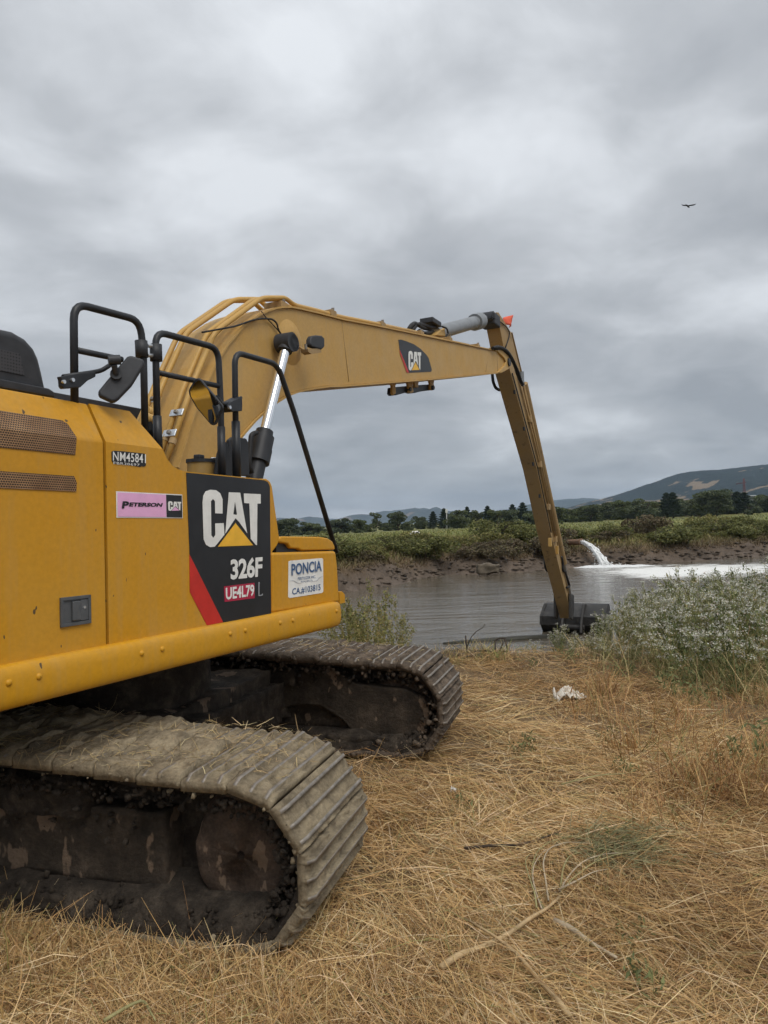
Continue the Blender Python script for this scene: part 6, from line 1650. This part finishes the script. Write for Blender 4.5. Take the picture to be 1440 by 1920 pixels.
# uprooted weed: fan of pale stalks with a green feathery head
q0 = ground_at(*v5(690, 560)); up_w = empty('uprooted_weed', (q0[0], q0[1], 0)); tag(up_w, 'uprooted weed with fan of pale stalks and green feathery top on the straw', 'weed')
for i, pts in enumerate([[(690, 555), (650, 500), (640, 440), (660, 370), (720, 330), (800, 310), (900, 300)], [(680, 560), (660, 520), (645, 470), (650, 420), (690, 360), (760, 330)], [(740, 500), (780, 470), (850, 420), (930, 385), (1060, 350)], [(735, 500), (770, 460), (820, 415), (900, 385), (990, 370)], [(740, 490), (750, 440), (770, 400), (830, 365)],
                         [(700, 540), (690, 480), (680, 430), (700, 380), (760, 350), (850, 345)], [(660, 570), (655, 540), (630, 470), (620, 420), (640, 380)], [(735, 510), (800, 500), (850, 470), (900, 440)]]):
    P = [np.array(ground_at(*v5(*p), 0.06)) - np.array([q0[0], q0[1], 0]) for p in pts]
    for j, p in enumerate(P): p[2] = 0.06 + 0.035 * math.sin(PI * j / (len(P) - 1)) + 0.006 * i
    P = fillet(P, 0.1, 3); V, Fc = tube_geo(P, [0.0052 * (1 - 0.6 * k / (len(P) - 1)) for k in range(len(P))], 6); pmesh('stalk', V, Fc, STK2 if i % 2 else GRNS, up_w, True)
n = 1500
pp = np.array([ground_at(*v5(rng.normal(905, 95), rng.normal(345, 38)), 0.05) for _ in range(n)]) - np.array([q0[0], q0[1], 0]); pp[:, 2] = np.abs(rng.normal(0.02, 0.035, n)) + 0.03
o = blades(pp, rng.normal(-0.2, 0.7, n), rng.normal(0.1, 0.35, n), rng.uniform(0.04, 0.16, n), rng.uniform(0.003, 0.006, n), rng.normal(0.2, 0.3, n), palette(n, [(0.20, 0.20, 0.10), (0.28, 0.265, 0.14), (0.36, 0.31, 0.17)], [4, 3, 2]), LEAF, 'feathery_top', up_w); o['kind'] = 'stuff'
# small green plants in the straw
sp_v = []
for k in range(3):
    p_, l_, b_ = weed_variant(0.30, 5, 60 + k, [(0.16, 0.185, 0.08), (0.21, 0.225, 0.10), (0.12, 0.14, 0.06), (0.27, 0.26, 0.13)], False, 0.16, 18, 0.026); sp_v.append((stems_mesh('stems', p_, 0.003, STEMG), l_, None))
for i, (px_, py_, s, lab) in enumerate([(980, 1420, 0.75, 'low green leafy plant in the straw right of the far track'), (870, 1525, 0.6, 'small dark green sprig under the white scrap'), (1415, 1445, 1.25, 'upright leafy plant at the right picture edge'), (1375, 1460, 0.8, 'small bent green plant near the right edge'), (1185, 1460, 0.7, 'grey green plant in the straw below the film'),
                                        (1130, 1400, 0.55, 'tiny green sprout below the weed patch'), (1150, 1600, 0.5, 'green sprout behind the feathery heap'), (1230, 1885, 0.75, 'green sprig at the bottom right'), (1190, 1790, 0.55, 'green sprig beside the split grey stalk'), (1070, 1240, 0.8, 'dark green leafy plant below the bucket'), (1000, 1252, 0.55, 'dark green tuft at the pond edge left of the bucket'), (1300, 1330, 1.3, 'leafy green plant at the foot of the weed patch'), (1265, 1310, 1.2, 'leafy green plant in front of the flowering weeds'), (1180, 1275, 1.1, 'bushy green plant at the left foot of the weed patch')]):
    q = ground_at(px_, py_); make_plant('green_plant', sp_v[i % 3], (q[0], q[1], hz(q[0], q[1])), i * 1.9, s, lab, 'plant', 'small green plants in the straw', 0.3)

# dead twigs at the pond edge
q = ground_at(877, 1235); tw = empty('dead_twig', (q[0], q[1], 0)); tag(tw, 'thin dead twig with side shoots at the pond edge', 'twig')
tube('stem', [(0, 0, -0.05), (-0.01, 0, 0.18), (-0.02, 0, 0.33)], 0.010, DRK, tw, 6)
tube('side_shoot', [(-0.01, 0, 0.16), (0.06, 0.02, 0.3), (0.14, 0.04, 0.38), (0.24, 0.05, 0.43), (0.27, 0.06, 0.48)], 0.006, DRK, tw, 5); tube('side_shoot', [(-0.01, 0, 0.05), (-0.12, 0, 0.13), (-0.24, 0.02, 0.22)], 0.005, DRK, tw, 5)
q = ground_at(938, 1234); fr_ = empty('driftwood', (q[0], q[1], 0)); tag(fr_, 'tangle of dark driftwood sticks at the pond edge', 'driftwood')
for a_, b_ in (((-0.08, 0, -0.02), (-0.06, 0, 0.26)), ((0.08, 0, -0.02), (0.07, 0, 0.28)), ((-0.07, 0, 0.25), (0.09, 0, 0.28)), ((-0.02, 0.02, 0.02), (0.05, 0.0, 0.22)), ((-0.45, 0.05, 0.02), (0.1, 0, 0.10)), ((-0.3, 0, 0.0), (-0.18, 0.03, 0.12)), ((-0.55, 0.1, 0.0), (-0.2, 0, 0.07)), ((-0.35, 0.05, 0.10), (0.0, 0, 0.04))):
    tube('stick', [a_, tuple((np.array(a_) + np.array(b_)) / 2 + rng.normal(0, 0.012, 3)), b_], 0.011, DRK, fr_, 5)
q = ground_at(845, 1240)
o = lumpy('mud_lump', (q[0] - 0.35, q[0] + 0.45, q[1] - 0.05, q[1] + 0.3, -0.1, 0.10), 0.05, 0.06, 5, MUDMID, None, 15); tag(o, 'dark clod of mud at the pond edge beside the far track', 'mud clod')
# dark ripple line on the water, shaped as a thin dark tube
a_, b_ = ground_at(832, 1208, WATER_Z), ground_at(1040, 1195, WATER_Z)
o = tube('ripple_line', [a_, a_ * 0.65 + b_ * 0.35 + np.array([0, 0.15, -0.02]), a_ * 0.3 + b_ * 0.7, b_], [0.05, 0.09, 0.10, 0.09], plain('ripple_dark', (0.045, 0.042, 0.028), 0.5, var=0.3), None, 8)
tag(o, 'long dark ripple line on the water left of the bucket', 'pole')
# straw and dirt lying on the tracks
P_, A_ = [], []
for yc, m_n in ((-1.46, 2600), (1.46, 1200)):
    t = rng.uniform(-1.9, 2.15, m_n); s_ = rng.uniform(-0.42, 0.42, m_n)
    zt = np.where(t > HALF, CZ + np.sqrt(np.maximum(0, RCV ** 2 - (t - HALF) ** 2)), CZ + RCV + 0.05 * np.minimum(np.maximum(HALF - t, 0), 2.2)) + 0.04 + TC[2] + rng.uniform(-0.01, 0.012, m_n)
    clump = fbm2(t * 4, s_ * 4 + yc, 5, 3) > 0.44
    t, s_, zt = t[clump], s_[clump], zt[clump]
    P_.append(np.stack([TC[0] + TT[0] * t + TN[0] * (yc + s_), TC[1] + TT[1] * t + TN[1] * (yc + s_), zt], -1))
P_ = np.concatenate(P_); n = len(P_)
o = blades(P_, rng.uniform(0, 6.28, n), rng.normal(0.05, 0.2, n), rng.uniform(0.03, 0.13, n), rng.uniform(0.0025, 0.0045, n), rng.normal(0.1, 0.3, n), palette(n, [(0.46, 0.34, 0.17), (0.34, 0.25, 0.13), (0.55, 0.44, 0.25)], [3, 3, 2]), STRAW, 'loose_straw')
tag(o, 'loose straw scattered over the track shoes', None, kind='stuff')

# ------------------------------------------------------------------ air
hzm = bpy.data.materials.new('haze_air'); hzm.use_nodes = True; t_ = hzm.node_tree; t_.nodes.clear()
ov = t_.nodes.new('ShaderNodeOutputMaterial'); pv = t_.nodes.new('ShaderNodeVolumePrincipled')
pv.inputs['Color'].default_value = (0.60, 0.78, 1.0, 1); pv.inputs['Density'].default_value = 0.00011; pv.inputs['Anisotropy'].default_value = 0.2
t_.links.new(pv.outputs[0], ov.inputs['Volume'])
hb_ = pmesh('haze', boxv(-4200, 7200, -60, 9100, -25, 330), BOXF, hzm); hb_['kind'] = 'stuff'; hb_['label'] = 'thin bluish haze over the far hills'
